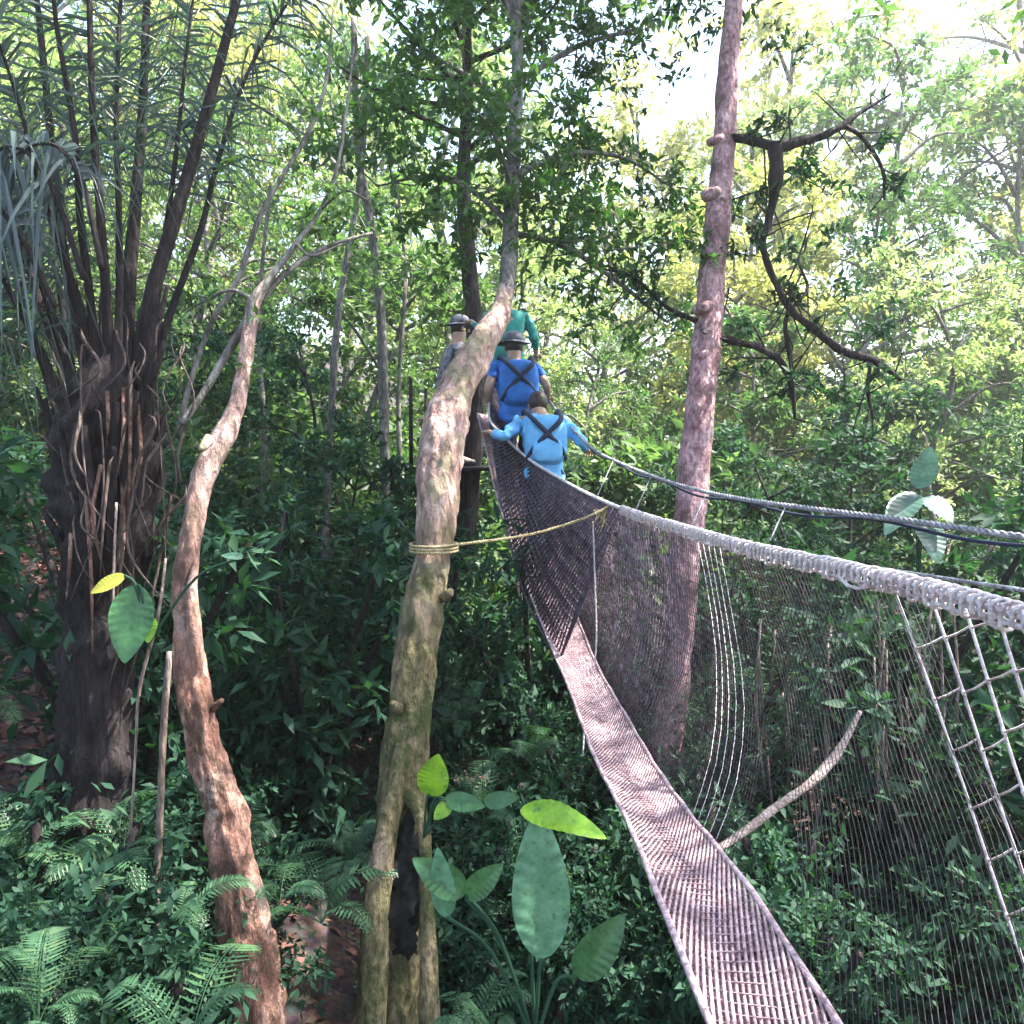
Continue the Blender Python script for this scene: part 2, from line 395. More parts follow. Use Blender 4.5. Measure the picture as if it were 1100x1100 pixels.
# ------------------------------------------------------------------ ground
def build_ground():
    mb = MB(); xs = np.concatenate([np.linspace(-90, -22, 12), np.linspace(-20, 20, 100), np.linspace(22, 90, 12)])
    ys = np.concatenate([np.linspace(-40, -7, 8), np.linspace(-6, 26, 90), np.linspace(28, 140, 20)])
    V = [(x, y, ground_h(x, y)) for y in ys for x in xs]; nx = len(xs)
    Fc = [(j * nx + i, j * nx + i + 1, (j + 1) * nx + i + 1, (j + 1) * nx + i) for j in range(len(ys) - 1) for i in range(nx - 1)]
    mb.add(V, Fc)
    m, nt, out = new_mat('soil')
    tc = N(nt, 'ShaderNodeTexCoord')
    n1 = N(nt, 'ShaderNodeTexNoise'); n1.inputs['Scale'].default_value = 1.2; n1.inputs['Detail'].default_value = 8
    n2 = N(nt, 'ShaderNodeTexVoronoi'); n2.inputs['Scale'].default_value = 14
    nt.links.new(tc.outputs['Object'], n1.inputs[0]); nt.links.new(tc.outputs['Object'], n2.inputs[0])
    r = ramp(nt, [(.35, (.012, .009, .008)), (.5, (.032, .019, .016)), (.65, (.065, .037, .03))])
    nt.links.new(n1.outputs[0], r.inputs[0])
    mx = N(nt, 'ShaderNodeMixRGB', blend_type='OVERLAY'); mx.inputs[0].default_value = .6
    nt.links.new(r.outputs[0], mx.inputs[1]); nt.links.new(n2.outputs['Color'], mx.inputs[2])
    hs = N(nt, 'ShaderNodeHueSaturation'); hs.inputs['Saturation'].default_value = .7
    nt.links.new(mx.outputs[0], hs.inputs['Color'])
    b = N(nt, 'ShaderNodeBsdfPrincipled'); b.inputs['Roughness'].default_value = .95
    nt.links.new(hs.outputs[0], b.inputs['Base Color'])
    bp = N(nt, 'ShaderNodeBump'); bp.inputs['Strength'].default_value = .8; bp.inputs['Distance'].default_value = .06
    nt.links.new(n2.outputs['Distance'], bp.inputs['Height']); nt.links.new(bp.outputs[0], b.inputs['Normal'])
    nt.links.new(b.outputs[0], out.inputs[0])
    tag(mb.obj('ground', m), kind='structure')
    # leaf litter on the slope
    n = 24000
    x = rng.uniform(-12, 7, n); x[12000:] = rng.uniform(-10, -3.5, 12000); y = rng.uniform(1.5, 17, n)
    z = np.array([ground_h(a, b) for a, b in zip(x, y)]) + .02
    pos = np.stack([x, y, z], 1); d = rng.normal(size=(n, 3)); d[:, 2] *= .25
    V, T = leaves_np(pos, d, .07 + .1 * rng.random(n), .5, .5)
    o = link('leaf_litter', np_mesh('leaf_litter', V, T, M['dead'])); tag(o, 'fallen reddish brown leaves littering the forest slope', 'leaf litter', kind='stuff')
build_ground()

# ------------------------------------------------------------------ the tall leaning mossy tree (front, centre left)
def crown_from(centres, radii, per, lsize, mat, name):
    pos, di, sz = clump(centres, radii, per, lsize)
    V, T = leaves_np(pos, di, sz); return np_mesh(name, V, T, mat)

def shade_roof(mb, top, n, spread, zr, cs, rs, seed_r=.75):
    """wide high limbs added above the view to shade what lies below"""
    top = np.array(top)
    for k in range(n):
        an = 2.4 * k + rng.random() * .6; ln = spread * math.sqrt((k + .6) / n)
        s = top - np.array([0, 0, rng.random() * 1.6]); e = np.array([top[0] + math.cos(an) * ln, top[1] + math.sin(an) * ln, top[2] + rng.uniform(*zr)])
        m = (s + e) / 2 + np.array([0, 0, .25]) + rng.normal(size=3) * .15
        br = catmull([s, m, e], 5); tube(mb, br, [.07 * (1 - .8 * j / len(br)) for j in range(len(br))], 6, .1, 3)
        for q in range(4):
            b0 = br[4 + int(rng.integers(0, len(br) - 4))]; e2 = b0 + rng.normal(size=3) * np.array([.7, .7, .4])
            tube(mb, [b0, (b0 + e2) / 2 + rng.normal(size=3) * .05, e2], [.022, .016, .006], 4); cs.append(e2); rs.append(seed_r * (.6 + .6 * rng.random()))
        cs.append(e); rs.append(seed_r)

def hero_centre():
    root = empty('leaning_tree', P(418, 1250, 4.4), 'thick leaning tree with mossy pinkish bark and a hollow with painted-in shade at its foot', 'tree')
    low = MB(); up_ = MB()
    lowpts = [(405, 1330, 4.4, 84), (412, 1150, 4.5, 76), (422, 1000, 4.6, 66), (432, 880, 4.7, 56), (436, 800, 4.8, 50), (447, 700, 5.0, 46), (456, 640, 5.1, 43), (464, 596, 5.2, 39), (468, 560, 5.25, 42), (472, 510, 5.35, 48), (478, 460, 5.5, 46), (492, 415, 5.7, 40), (508, 385, 5.9, 36), (526, 355, 6.1, 29), (539, 330, 6.3, 21), (545, 304, 6.48, 17), (548, 270, 6.7, 10)]
    px_tube(low, lowpts, 44, 20, .20, 3.2)
    # buttress ridge and lip of the hollow
    px_tube(low, [(398, 1250, 4.2, 40), (400, 1080, 4.3, 31), (406, 960, 4.38, 27), (418, 880, 4.5, 24), (436, 800, 4.68, 24)], 10, 6, .25, 5)
    px_tube(low, [(464, 1200, 4.3, 28), (461, 1060, 4.34, 21), (458, 960, 4.40, 17), (455, 890, 4.47, 14), (440, 852, 4.58, 18)], 10, 6, .25, 5)
    for q in ([(476, 642, 5.05, 12), (484, 636, 5.0, 9)], [(428, 762, 4.7, 13), (421, 756, 4.66, 9)]):
        px_tube(low, q, 8, 3, .3, 9)
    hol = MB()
    px_tube(hol, [(437, 1030, 4.52, 14), (435, 1000, 4.46, 34), (436, 950, 4.48, 40), (439, 905, 4.55, 31), (442, 868, 4.63, 13)], 28, 12, .9, 9)  # solid black spindle, its colour imitates the shade of an opening
    hol.obj('hollow', M['hollow_shade'], root)
    low.obj('trunk', M['bark_lean'], root)
    top = MB()
    px_tube(top, [(536, 340, 6.28, 20), (545, 300, 6.5, 19), (549, 240, 6.8, 17), (551, 180, 7.1, 15), (556, 80, 7.6, 13), (552, -40, 8.0, 10), (560, -140, 8.4, 5)], 12, 8, .12, 3)
    cs = []; rs = []
    br = [[(549, 240, 6.8, 8), (500, 200, 6.9, 6), (455, 190, 7.1, 4), (405, 200, 7.2, 2)], [(551, 190, 7.0, 8), (610, 165, 7.2, 6), (670, 170, 7.4, 4), (720, 200, 7.5, 2)],
          [(548, 250, 6.8, 7), (600, 262, 7.0, 6), (660, 300, 7.2, 5), (715, 345, 7.4, 3)], [(552, 120, 7.4, 8), (500, 80, 7.3, 6), (440, 50, 7.4, 3)],
          [(554, 90, 7.6, 8), (620, 50, 7.8, 6), (690, 30, 8, 3)], [(552, 20, 7.9, 7), (530, -30, 8.2, 4), (480, -60, 8.5, 2)], [(553, 10, 7.9, 7), (600, -40, 8.1, 4), (650, -70, 8.2, 2)],
          [(550, 210, 7.0, 5), (540, 170, 6.7, 4), (520, 120, 6.5, 2)]]
    for b in br:
        p, r = px_tube(top, b, 6, 6, .1)
        for j in range(4, len(p), 2):
            for q in range(2):
                e = np.array(p[j]) + rng.normal(size=3) * .32
                tube(top, [p[j], (np.array(p[j]) + e) / 2 + rng.normal(size=3) * .03, e], [.008, .006, .003], 4)
                cs.append(e); rs.append(.24 + .2 * rng.random())
    cs2 = []; rs2 = []; shade_roof(top, P(560, -140, 8.4), 22, 4.6, (.2, 2.2), cs2, rs2)
    top.obj('branches', M['bark_grey'], root)
    link('upper_crown', crown_from(cs2, rs2, 100, .17, M['leaf_mid'], 'upper_crown'), root)  # crown added above the view for the shade it throws
    o = link('crown', crown_from(cs, rs, 98, .10, M['leaf_green'], 'crown'), root)
hero_centre()

# dark tree just behind, holds the platform
def dark_tree():
    root = empty('dark_trunk_tree', P(486, 900, 10.3), 'dark brown upright tree half hidden behind the leaning mossy trunk, holding the platform', 'tree')
    t = MB()
    px_tube(t, [(480, 960, 10.3, 34), (486, 800, 10.3, 30), (492, 680, 10.3, 27), (500, 560, 10.3, 25), (508, 470, 10.3, 23), (514, 400, 10.3, 21), (505, 300, 10.3, 18), (498, 200, 10.4, 15), (502, 90, 10.5, 12), (500, -20, 10.7, 8)], 12, 6, .15, 3)
    cs = []; rs = []
    for k in range(12):
        s = P(500, 180 - 16 * k, 10.5); e = np.array(s) + np.array([rng.normal() * 1.0, rng.normal() * .8, .3 + rng.random() * .5])
        tube(t, [s, (np.array(s) + e) / 2 + rng.normal(size=3) * .08, e], [.04, .03, .012], 5)
        cs += [e, (e + np.array(s)) / 2]; rs += [.45, .35]
    t.obj('trunk', M['bark_dark'], root)
    link('crown', crown_from(cs, rs, 84, .13, M['leaf_mid'], 'crown'), root)
    pr = empty('tree_platform', P(505, 508, qd(11.5)), 'small dark timber platform around the dark tree at the far end of the walkway', 'platform')
    b = MB(); c = P(500, 503, qd(11.6))
    for k in range(9):
        y = c.y - .85 + k * .2
        box(b, (c.x - .02 + .02 * (k % 2), y, c.z), (1.25, .17, .04))
    b.obj('boards', M['bark_dark'], pr)
    for dx in (-.45, .45):
        b = MB(); box(b, (c.x + dx, c.y, c.z - .09), (.1, 1.8, .12)); b.obj('beam', M['bark_dark'], pr)
    for (dx, dy) in ((-.58, -.8), (-.58, .85), (.6, .85)):
        b = MB(); tube(b, [(c.x + dx, c.y + dy, c.z - .02), (c.x + dx, c.y + dy, c.z + 1.05)], [.025, .022], 8); b.obj('post', M['bark_dark'], pr)

def box(mb, c, s, rz=0):
    x, y, z = s[0] / 2, s[1] / 2, s[2] / 2; ca, sa = math.cos(rz), math.sin(rz)
    v = [(c[0] + a * x * ca - b * y * sa, c[1] + a * x * sa + b * y * ca, c[2] + d * z) for d in (-1, 1) for b in (-1, 1) for a in (-1, 1)]
    mb.add(v, [(0, 2, 3, 1), (4, 5, 7, 6), (0, 1, 5, 4), (2, 6, 7, 3), (0, 4, 6, 2), (1, 3, 7, 5)])
dark_tree()

# ------------------------------------------------------------------ rosy slim tree behind the walkway (right of centre)
def rosy_tree():
    root = empty('slim_tree', P(690, 1060, 6.6), 'tall slim rosy barked tree standing upright behind the rope handrail', 'tree')
    t = MB()
    px_tube(t, [(676, 1180, 6.6, 52), (694, 980, 6.6, 44), (708, 880, 6.6, 39), (718, 780, 6.6, 36), (727, 690, 6.6, 35), (735, 610, 6.6, 34), (743, 530, 6.7, 33), (751, 450, 6.8, 32), (759, 370, 6.9, 30), (765, 300, 7.0, 29), (771, 230, 7.1, 27), (777, 165, 7.2, 25), (782, 80, 7.3, 22), (790, -20, 7.4, 18), (800, -120, 7.6, 12)], 32, 14, .15, 3)
    for (a, b, w) in ((768, 208, 14), (758, 330, 12), (757, 382, 10), (746, 500, 11), (733, 640, 12), (772, 150, 9)):
        px_tube(t, [(a - 10, b + 3, 6.85, w), (a - 2, b, 6.78, w), (a + 4, b - 4, 6.8, w * .6)], 7, 3, .3, 8)
    b = MB(); cs2 = []; rs2 = []; px_tube(t, [(800, -115, 7.6, 12), (812, -240, 7.7, 10), (820, -330, 7.8, 6)], 10, 5, .1)
    shade_roof(b, P(815, -300, 7.8), 20, 4.6, (-.4, 2.0), cs2, rs2)
    b.obj('limbs', M['bark_grey'], root)
    link('upper_crown', crown_from(cs2, rs2, 90, .17, M['leaf_mid'], 'upper_crown'), root)  # out-of-view crown, added to keep the foreground dark
    cs = []; rs = []
    t.obj('trunk', M['bark_rose'], root)
    # dark snaking boughs on the right of the trunk
    bl = [[(778, 148, 7.2, 10), (800, 150, 7.1, 12), (835, 158, 7.0, 13), (865, 150, 7.0, 12), (895, 138, 7.0, 9), (925, 122, 7.05, 6), (950, 100, 7.1, 3)],
          [(832, 156, 7.0, 18), (834, 185, 7.0, 19), (830, 205, 7.0, 12), (824, 235, 7.0, 10), (824, 265, 7.0, 9), (832, 300, 7.0, 9), (848, 330, 7.0, 9), (872, 352, 6.95, 10), (905, 372, 6.9, 11), (938, 390, 6.9, 9), (966, 408, 6.9, 4)],
          [(752, 345, 6.9, 9), (784, 360, 6.9, 9), (810, 372, 6.9, 9), (838, 390, 6.9, 9), (850, 410, 6.95, 7), (856, 450, 7.0, 4)],
          [(848, 330, 7.0, 6), (842, 355, 7.0, 6), (846, 385, 7.0, 6), (849, 400, 7.0, 5)],
          [(905, 134, 7.02, 7), (928, 152, 7.0, 6), (948, 185, 7.0, 5), (949, 212, 7.0, 3)],
          [(850, 332, 7.0, 5), (866, 310, 7.05, 4), (858, 280, 7.1, 3), (872, 250, 7.2, 2)],
          [(748, 345, 6.9, 7), (715, 325, 7.1, 5), (680, 300, 7.3, 4), (640, 285, 7.5, 2)],
          [(935, 392, 6.9, 5), (930, 420, 6.9, 5), (940, 450, 7.0, 4)]]
    for q in bl:
        q = [(a + rng.normal() * 2.5, c + rng.normal() * 2.5, d, w) if 0 < i else (a, c, d, w) for i, (a, c, d, w) in enumerate(q)]
        b = MB(); q = [(a, c, d, w * .85) for a, c, d, w in q]
        p, r = px_tube(b, q, 10, 7, .3, 6)
        for j in range(5, len(p), 3):
            e = np.array(p[j]) + rng.normal(size=3) * .17; e2 = e + rng.normal(size=3) * .10
            tube(b, catmull([tuple(p[j]), tuple(e), tuple(e2)], 3), [.009, .008, .007, .006, .005, .004, .003], 4)
            if rng.random() < .35: cs.append(e2); rs.append(.13)
        b.obj('bough', M['bark_dark'], root)
    for base in [(790, 60), (800, -20), (790, 20), (805, -70)]:
        for k in range(3):
            s = np.array(P(base[0], base[1], 7.4)); e = s + np.array([rng.normal() * .9, rng.normal() * .8, .2 + .5 * rng.random()])
            cs += [e, (s + e) / 2]; rs += [.35, .3]
    for (a, c, d) in ((960, 330, 7.5), (935, 255, 7.6), (895, 250, 7.5), (900, 200, 7.5), (930, 360, 7.3), (690, 300, 7.3), (720, 330, 7.1), (665, 290, 7.5), (870, 180, 7.4), (890, 420, 7.2), (925, 430, 7.2), (700, 215, 7.5), (905, 310, 7.5)):
        cs.append(np.array(P(a, c, d))); rs.append(.24)
    link('crown', crown_from(cs, rs, 63, .085, M['leaf_dark'], 'crown'), root)
rosy_tree()

# ------------------------------------------------------------------ crooked reddish tree at left
def crooked_tree():
    root = empty('crooked_tree', P(275, 1180, 4.0), 'thin crooked tree with peeling reddish bark between the palm and the leaning tree', 'tree')
    t = MB()
    px_tube(t, [(300, 1240, 3.9, 60), (280, 1080, 3.95, 54), (262, 975, 4.0, 48), (247, 900, 4.0, 44), (234, 850, 4.0, 38), (218, 800, 4.0, 36), (208, 750, 4.0, 34), (203, 700, 4.05, 30)], 36, 16, .30, 4)
    px_tube(t, [(210, 775, 4.0, 18), (206, 740, 4.02, 29), (202, 705, 4.05, 29), (199, 670, 4.05, 24), (197, 630, 4.1, 22), (201, 590, 4.1, 22), (210, 545, 4.15, 24), (224, 500, 4.2, 26), (242, 465, 4.25, 24), (256, 430, 4.3, 17), (262, 395, 4.35, 15), (268, 355, 4.4, 14), (273, 325, 4.41, 13), (287, 302, 4.45, 9), (306, 276, 4.5, 4)], 32, 14, .28, 4)
    px_tube(t, [(213, 745, 4.0, 7), (211, 700, 3.98, 15), (206, 640, 4.02, 13), (212, 590, 4.12, 5)], 8, 6, .25, 5)
    for (a, b, dx, dy, w) in ((225, 765, 14, -13, 9), (222, 475, -6, 9, 12)):
        px_tube(t, [(a - dx * .4, b - dy * .4, 4.05, w), (a + dx * .4, b + dy * .4, 4.0, w * .9), (a + dx, b + dy, 3.97, w * .5)], 7, 3, .3, 9)
    t.obj('trunk', M['bark_crook'], root)
    b = MB(); cs = []; rs = []
    bl = [[(268, 355, 4.4, 13), (272, 325, 4.4, 12), (290, 300, 4.45, 8), (318, 262, 4.5, 6), (345, 225, 4.6, 5), (362, 180, 4.7, 4), (372, 120, 4.8, 3), (380, 50, 5, 2)],
          [(196, 455, 4.3, 7), (220, 420, 4.35, 8), (245, 378, 4.4, 9), (270, 338, 4.45, 9), (300, 300, 4.5, 7), (345, 268, 4.6, 5), (400, 250, 4.7, 3)],
          [(190, 470, 4.5, 6), (205, 410, 4.5, 6), (228, 345, 4.55, 6), (256, 300, 4.6, 6), (278, 235, 4.65, 6), (303, 190, 4.7, 5), (330, 145, 4.8, 5), (350, 90, 4.9, 4), (358, 10, 5.1, 2)],
          [(272, 322, 4.4, 5), (250, 312, 4.4, 4), (225, 320, 4.5, 3), (200, 335, 4.6, 2)],
          [(318, 262, 4.5, 4), (335, 275, 4.4, 3), (368, 262, 4.4, 2)], [(345, 225, 4.6, 3), (370, 205, 4.5, 3), (395, 215, 4.5, 2)]]
    for q in bl:
        p, r = px_tube(b, q, 7, 6, .15, 6)
        for j in range(len(p) // 2, len(p), 4):
            e = np.array(p[j]) + rng.normal(size=3) * .15; cs.append(e); rs.append(.12)
    b.obj('branch', M['bark_grey'], root)
    link('foliage', crown_from(cs, rs, 14, .06, M['leaf_mid'], 'foliage'), root)
crooked_tree()

# ------------------------------------------------------------------ palm clump on the left
def frond_mesh(pts, width_px, leaf_from, leaf_len, n_leaf, droop, name='frond', lmat=None, sweep=.5, wide=1):
    mb = MB(); c = catmull(pts, 9); m = len(c)
    path = [P(*a[:3]) for a in c]
    rad = [max(.003, width_px * .56 / F * 4.6 * (1 - .72 * i / (m - 1))) for i in range(m)]
    tube(mb, path, rad, 7, .1, 3)
    for k in range(n_leaf):
        t = leaf_from + (1 - leaf_from) * k / n_leaf; f = t * (m - 1); i = min(m - 2, int(f)); a = path[i].lerp(path[i + 1], f - i)
        tg = (path[i + 1] - path[i]).normalized(); sd = tg.cross(Vector((rng.normal() * .3, 1, .2))).normalized()
        for s in (-1, 1):
            if rng.random() < .38: continue
            d = (tg * sweep * (.3 + 1.1 * rng.random()) + sd * s * (.8 + .2 * rng.random()) + Vector((rng.normal() * .15, rng.normal() * .35, 0))).normalized()
            L = leaf_len * (.5 + .8 * rng.random()) * (1 - .3 * t)
            drp = droop * (.6 + .9 * rng.random())
            w = (.006 + .007 * rng.random()) * wide; pr = a; V = []
            nrm = d.cross(tg).normalized(); sd2 = d.cross(nrm)
            for j in range(5):
                u = j / 4; q = a + d * L * u - Vector((0, 0, 1)) * drp * L * u * u
                ww = w * (1 - u ** 2 * .95)
                V += [q - sd2 * ww + nrm * ww * .4, q, q + sd2 * ww + nrm * ww * .4]
            Fc = []
            for j in range(4):
                Fc += [(3 * j, 3 * j + 1, 3 * j + 4, 3 * j + 3), (3 * j + 1, 3 * j + 2, 3 * j + 5, 3 * j + 4)]
            mb.add(V, Fc, 1)
    return mb.mesh(name, [M['bark_dark'], lmat or M['palm']])

def palm():
    root = empty('palm', P(95, 1000, 4.8), 'large dark palm with a vase of long upright fronds at the left edge', 'palm')
    t = MB()
    px_tube(t, [(100, 1080, 4.9, 92), (96, 960, 4.85, 84), (98, 850, 4.8, 78), (104, 740, 4.8, 76), (112, 640, 4.8, 84), (116, 560, 4.8, 96), (118, 480, 4.8, 104), (117, 420, 4.8, 84), (118, 385, 4.8, 40), (118, 360, 4.8, 12)], 40, 12, .30, 4)
    for k in range(46):
        a0 = 2 * math.pi * rng.random(); y0 = 640 - 210 * rng.random(); cx = 116 + 40 * math.cos(a0); dd = 4.8 - .28 * math.sin(a0); ln = 60 + 110 * rng.random()
        o_ = (cx - 116) * .55 * (.6 + .8 * rng.random())
        px_tube(t, [(cx - o_ * .2, y0 + 30, dd, 13), (cx + o_ * .4, y0 - ln * .4, dd - .05 * math.sin(a0), 10), (cx + o_ * 1.3, y0 - ln, dd - .12 * math.sin(a0), 5)], 6, 4, .2, 6)
    t.obj('trunk', M['bark_dark'], root)
    fl = [((150, 420), (160, 330), (190, 230), (222, 120), (260, -20), (300, -160), 19), ((135, 420), (138, 320), (146, 220), (153, 120), (160, -30), (175, -180), 17),
          ((120, 430), (115, 330), (108, 230), (100, 120), (95, -30), (90, -150), 12), ((100, 430), (80, 330), (62, 230), (52, 120), (40, 0), (25, -120), 13),
          ((90, 450), (60, 350), (35, 270), (8, 190), (-30, 90), (-90, 20), 11), ((85, 470), (50, 390), (20, 330), (-15, 270), (-60, 230), (-110, 220), 9),
          ((125, 430), (128, 330), (128, 230), (125, 130), (130, 0), (140, -100), 9), ((155, 430), (182, 340), (215, 250), (235, 170), (270, 70), (330, -30), 9),
          ((110, 430), (98, 330), (86, 230), (80, 140), (60, 20), (50, -100), 10), ((145, 430), (165, 350), (178, 250), (190, 160), (200, 60), (215, -60), 8),
          ((80, 440), (45, 330), (10, 230), (-20, 150), (-70, 90), (-130, 90), 9), ((105, 420), (90, 340), (70, 280), (40, 190), (20, 110), (-10, 20), 8)]
    for k, f in enumerate(fl):
        w = f[-1]; pts = [(a, b, 4.75 + (.25 * math.sin(k * 2.1)) * i / 3) for i, (a, b) in enumerate(f[:-1])]
        link('frond', frond_mesh(pts, w, .50 if k not in (4, 5, 10, 3) else .25, .95, 52, .9 + .6 * rng.random(), sweep=.9 + .6 * rng.random()), root)
    # drooping old fronds whose leaflets hang down
    for k, f in enumerate([((90, 300), (60, 210), (30, 165), (0, 160), (-30, 190)), ((110, 290), (90, 200), (65, 160), (40, 155), (10, 170)), ((60, 330), (20, 250), (-15, 215), (-50, 215), (-80, 250))]):
        link('frond', frond_mesh([(a, b, 4.4) for a, b in f], 6, .3, .58, 22, 1.6, sweep=.1, lmat=M['palm_pale'], wide=1.6), root)['label'] = 'arching frond whose leaflets hang straight down'
    # hanging dead stalks and fibres round the trunk
    h = MB()
    for k in range(40):
        a = 55 + 130 * rng.random(); y0 = 340 + 240 * rng.random(); ln = 50 + 200 * rng.random() ** 1.5; d = 4.3 + .45 * rng.random()
        bend = (a - 115) * .45
        sw = .6 + .9 * rng.random(); px_tube(h, [(a + bend * .6 + rng.normal() * 4, y0 - 14, d + .03, .8), (a + bend * .5, y0, d, 2.8 * sw), (a + bend * .2 + rng.normal() * 16, y0 + ln * .5, d - .04, 2.4 * sw), (a - bend * .35 + rng.normal() * 20, y0 + ln, d, 1.2)], 4, 5, 0)
    h.obj('dead_stalks', M['root_dark'], root)
    h = MB()
    for k in range(9):
        a = 75 + 80 * rng.random(); y0 = 400 + 180 * rng.random(); ln = 40 + 130 * rng.random()
        px_tube(h, [(a, y0, 4.5, 5), (a + rng.normal() * 4, y0 + ln * .5, 4.42, 4), (a + rng.normal() * 6, y0 + ln, 4.5, 1.5)], 4, 3, 0)
    h.obj('fibre', M['bark_red'], root)
palm()

# creeper roots hanging by the crooked tree
def vines():
    for i, (pts, lab) in enumerate([
        ([(182, 700, 4.2, 7), (176, 780, 4.2, 8), (172, 870, 4.2, 8), (168, 960, 4.2, 9), (160, 1120, 4.2, 9)], 'pale woody vine hanging lowest beside the crooked reddish tree'),
        ([(178, 600, 4.3, 3), (170, 660, 4.2, 4), (150, 740, 4.2, 4), (146, 800, 4.2, 3), (140, 900, 4.2, 3)], 'thin pale vine bowing between the palm trunk and the crooked tree'),
        ([(125, 540, 4.2, 3), (122, 620, 4.1, 3), (121, 700, 4.1, 3)], 'straight thin pinkish aerial root hanging in front of the palm trunk')]):
        m = MB(); px_tube(m, pts, 6, 8, .2, 8); tag(m.obj('vine', M['root']), lab, 'vine')
vines()

# ------------------------------------------------------------------ large single leaves
def blade(mb, base, tip, width, curl=.2, nrm=None, mi=0, seg=40, ridge=.12, teeth=0, bulge=.45):
    base = Vector(base); tip = Vector(tip); ax = tip - base; L = ax.length; d = ax.normalized()
    nrm = Vector(nrm) if nrm is not None else Vector((0, -1, .5)); nrm = (nrm - d * nrm.dot(d)).normalized(); s = d.cross(nrm)
    V = []; cols = 12
    for i in range(seg + 1):
        u = i / seg
        w = width * .5 * (math.sin(math.pi * u ** (.75 if bulge < .5 else 1.1)) ** .75 if 0 < u < 1 else .0) + .001
        for j in range(-cols // 2, cols // 2 + 1):
            v = j / (cols / 2)
            q = base + d * L * u + s * w * v + nrm * (-curl * L * (u ** 2) + ridge * abs(v) * w * 1.2 + w * (.035 * math.sin(u * 62 - abs(v) * 5) * abs(v) + .06 * math.sin(u * 9 + v * 2 + L * 40) * abs(v)))
            V.append(q)
    k = cols + 1
    Fc = [(i * k + j, i * k + j + 1, (i + 1) * k + j + 1, (i + 1) * k + j) for i in range(seg) for j in range(cols)]
    mb.add(V, Fc, mi)

def aroid(name, loc_px, d, leaves, label, cat='plant', mat='leaf_big', stem='leaf_dark', group=None):
    """leaves: (base px, tip px, width px, mat, curl)"""
    base = P(loc_px[0], loc_px[1], d)
    root = empty(name, base, label, cat, group)
    for (b, tp, w, mt, cu, *nn) in leaves:
        dd = b[2] if len(b) > 2 else d; dt = tp[2] if len(tp) > 2 else dd - .05
        A = P(b[0], b[1], dd); B = P(tp[0], tp[1], dt)
        m = MB(); blade(m, A, B, w / F * dd, cu, nn[0] if nn else (0, -1, .5))
        g = lambda i, j: Vector(m.v[i * 13 + 6 + j]) + Vector((0, -.0015, .0015))
        rib = MB(); tube(rib, [g(i, 0) for i in range(41)], [.006 * (1.1 - i / 41) for i in range(41)], 5)
        for i in range(3, 36, 4):
            for sg in (-1, 1): tube(rib, [g(i, 0), g(i + 1, sg * 2), g(i + 2, sg * 4), g(min(40, i + 4), sg * 6)], [.0032, .0026, .002, .001], 4)
        lf = m.obj('leaf', M[mt or mat], root); rb = rib.obj('vein', M['vein'], root); rb.parent = lf; rb.matrix_parent_inverse = parent_inv(root)
        m = MB(); mid = (Vector(base) + A) / 2 + Vector((0, 0, .1)); tube(m, catmull([tuple(base), tuple(mid), tuple(A)], 5), [.007] * 11, 5); m.obj('stalk', M[stem], root)

aroid('broad_leaf_plant', (575, 1120), 2.7, [
    ((583, 1030), (578, 868, 2.75), 62, 'leaf_pale', .03), ((560, 868, 2.8), (644, 884, 2.6), 34, 'leaf_lime', .22, (0, -.6, 1)),
    ((500, 960), (446, 925), 34, 'leaf_big', .15), ((500, 965), (538, 930), 26, 'leaf_big', .1), ((480, 985), (470, 915), 26, 'leaf_pale', .1), ((620, 1050), (668, 990), 40, 'leaf_big', .2)],
    'broad leaved plant with one tall pale ribbed leaf left of the deck')
aroid('bright_creeper', (455, 900), 4.3, [((462, 855), (470, 812), 34, 'leaf_lime', .1), ((478, 858), (520, 866), 20, 'leaf_big', .15), ((520, 862), (556, 856), 18, 'leaf_big', .15), ((484, 862), (466, 880), 16, 'leaf_lime', .1)],
    'small creeper with bright lime leaves growing off the foot of the leaning tree')
aroid('climbing_plant', (160, 690), 3.7, [((146, 628), (136, 712), 44, 'leaf_big', -.12, (.3, -1, .7)), ((134, 618), (96, 636), 16, 'leaf_yellow', .1), ((160, 662), (158, 690), 20, 'leaf_lime', .1), ((262, 598), (238, 596), 8, 'leaf_pale', .1)],
    'climbing plant with one large glossy hanging leaf by the palm trunk')
aroid('elephant_ear_plant', (985, 660), 7.6, [((988, 525), (995, 478, 7.5), 30, 'leaf_teal', -.2), ((984, 530), (956, 556, 7.2), 30, 'leaf_teal', .3, (0, -.5, 1)), ((990, 535), (1026, 548, 7.3), 34, 'leaf_teal', .35, (0, -.4, 1)), ((992, 560), (1012, 592, 7.2), 30, 'leaf_teal', .3, (0, -.6, 1))],
    'bluish green plant with large drooping leaves behind the far ropes at right')

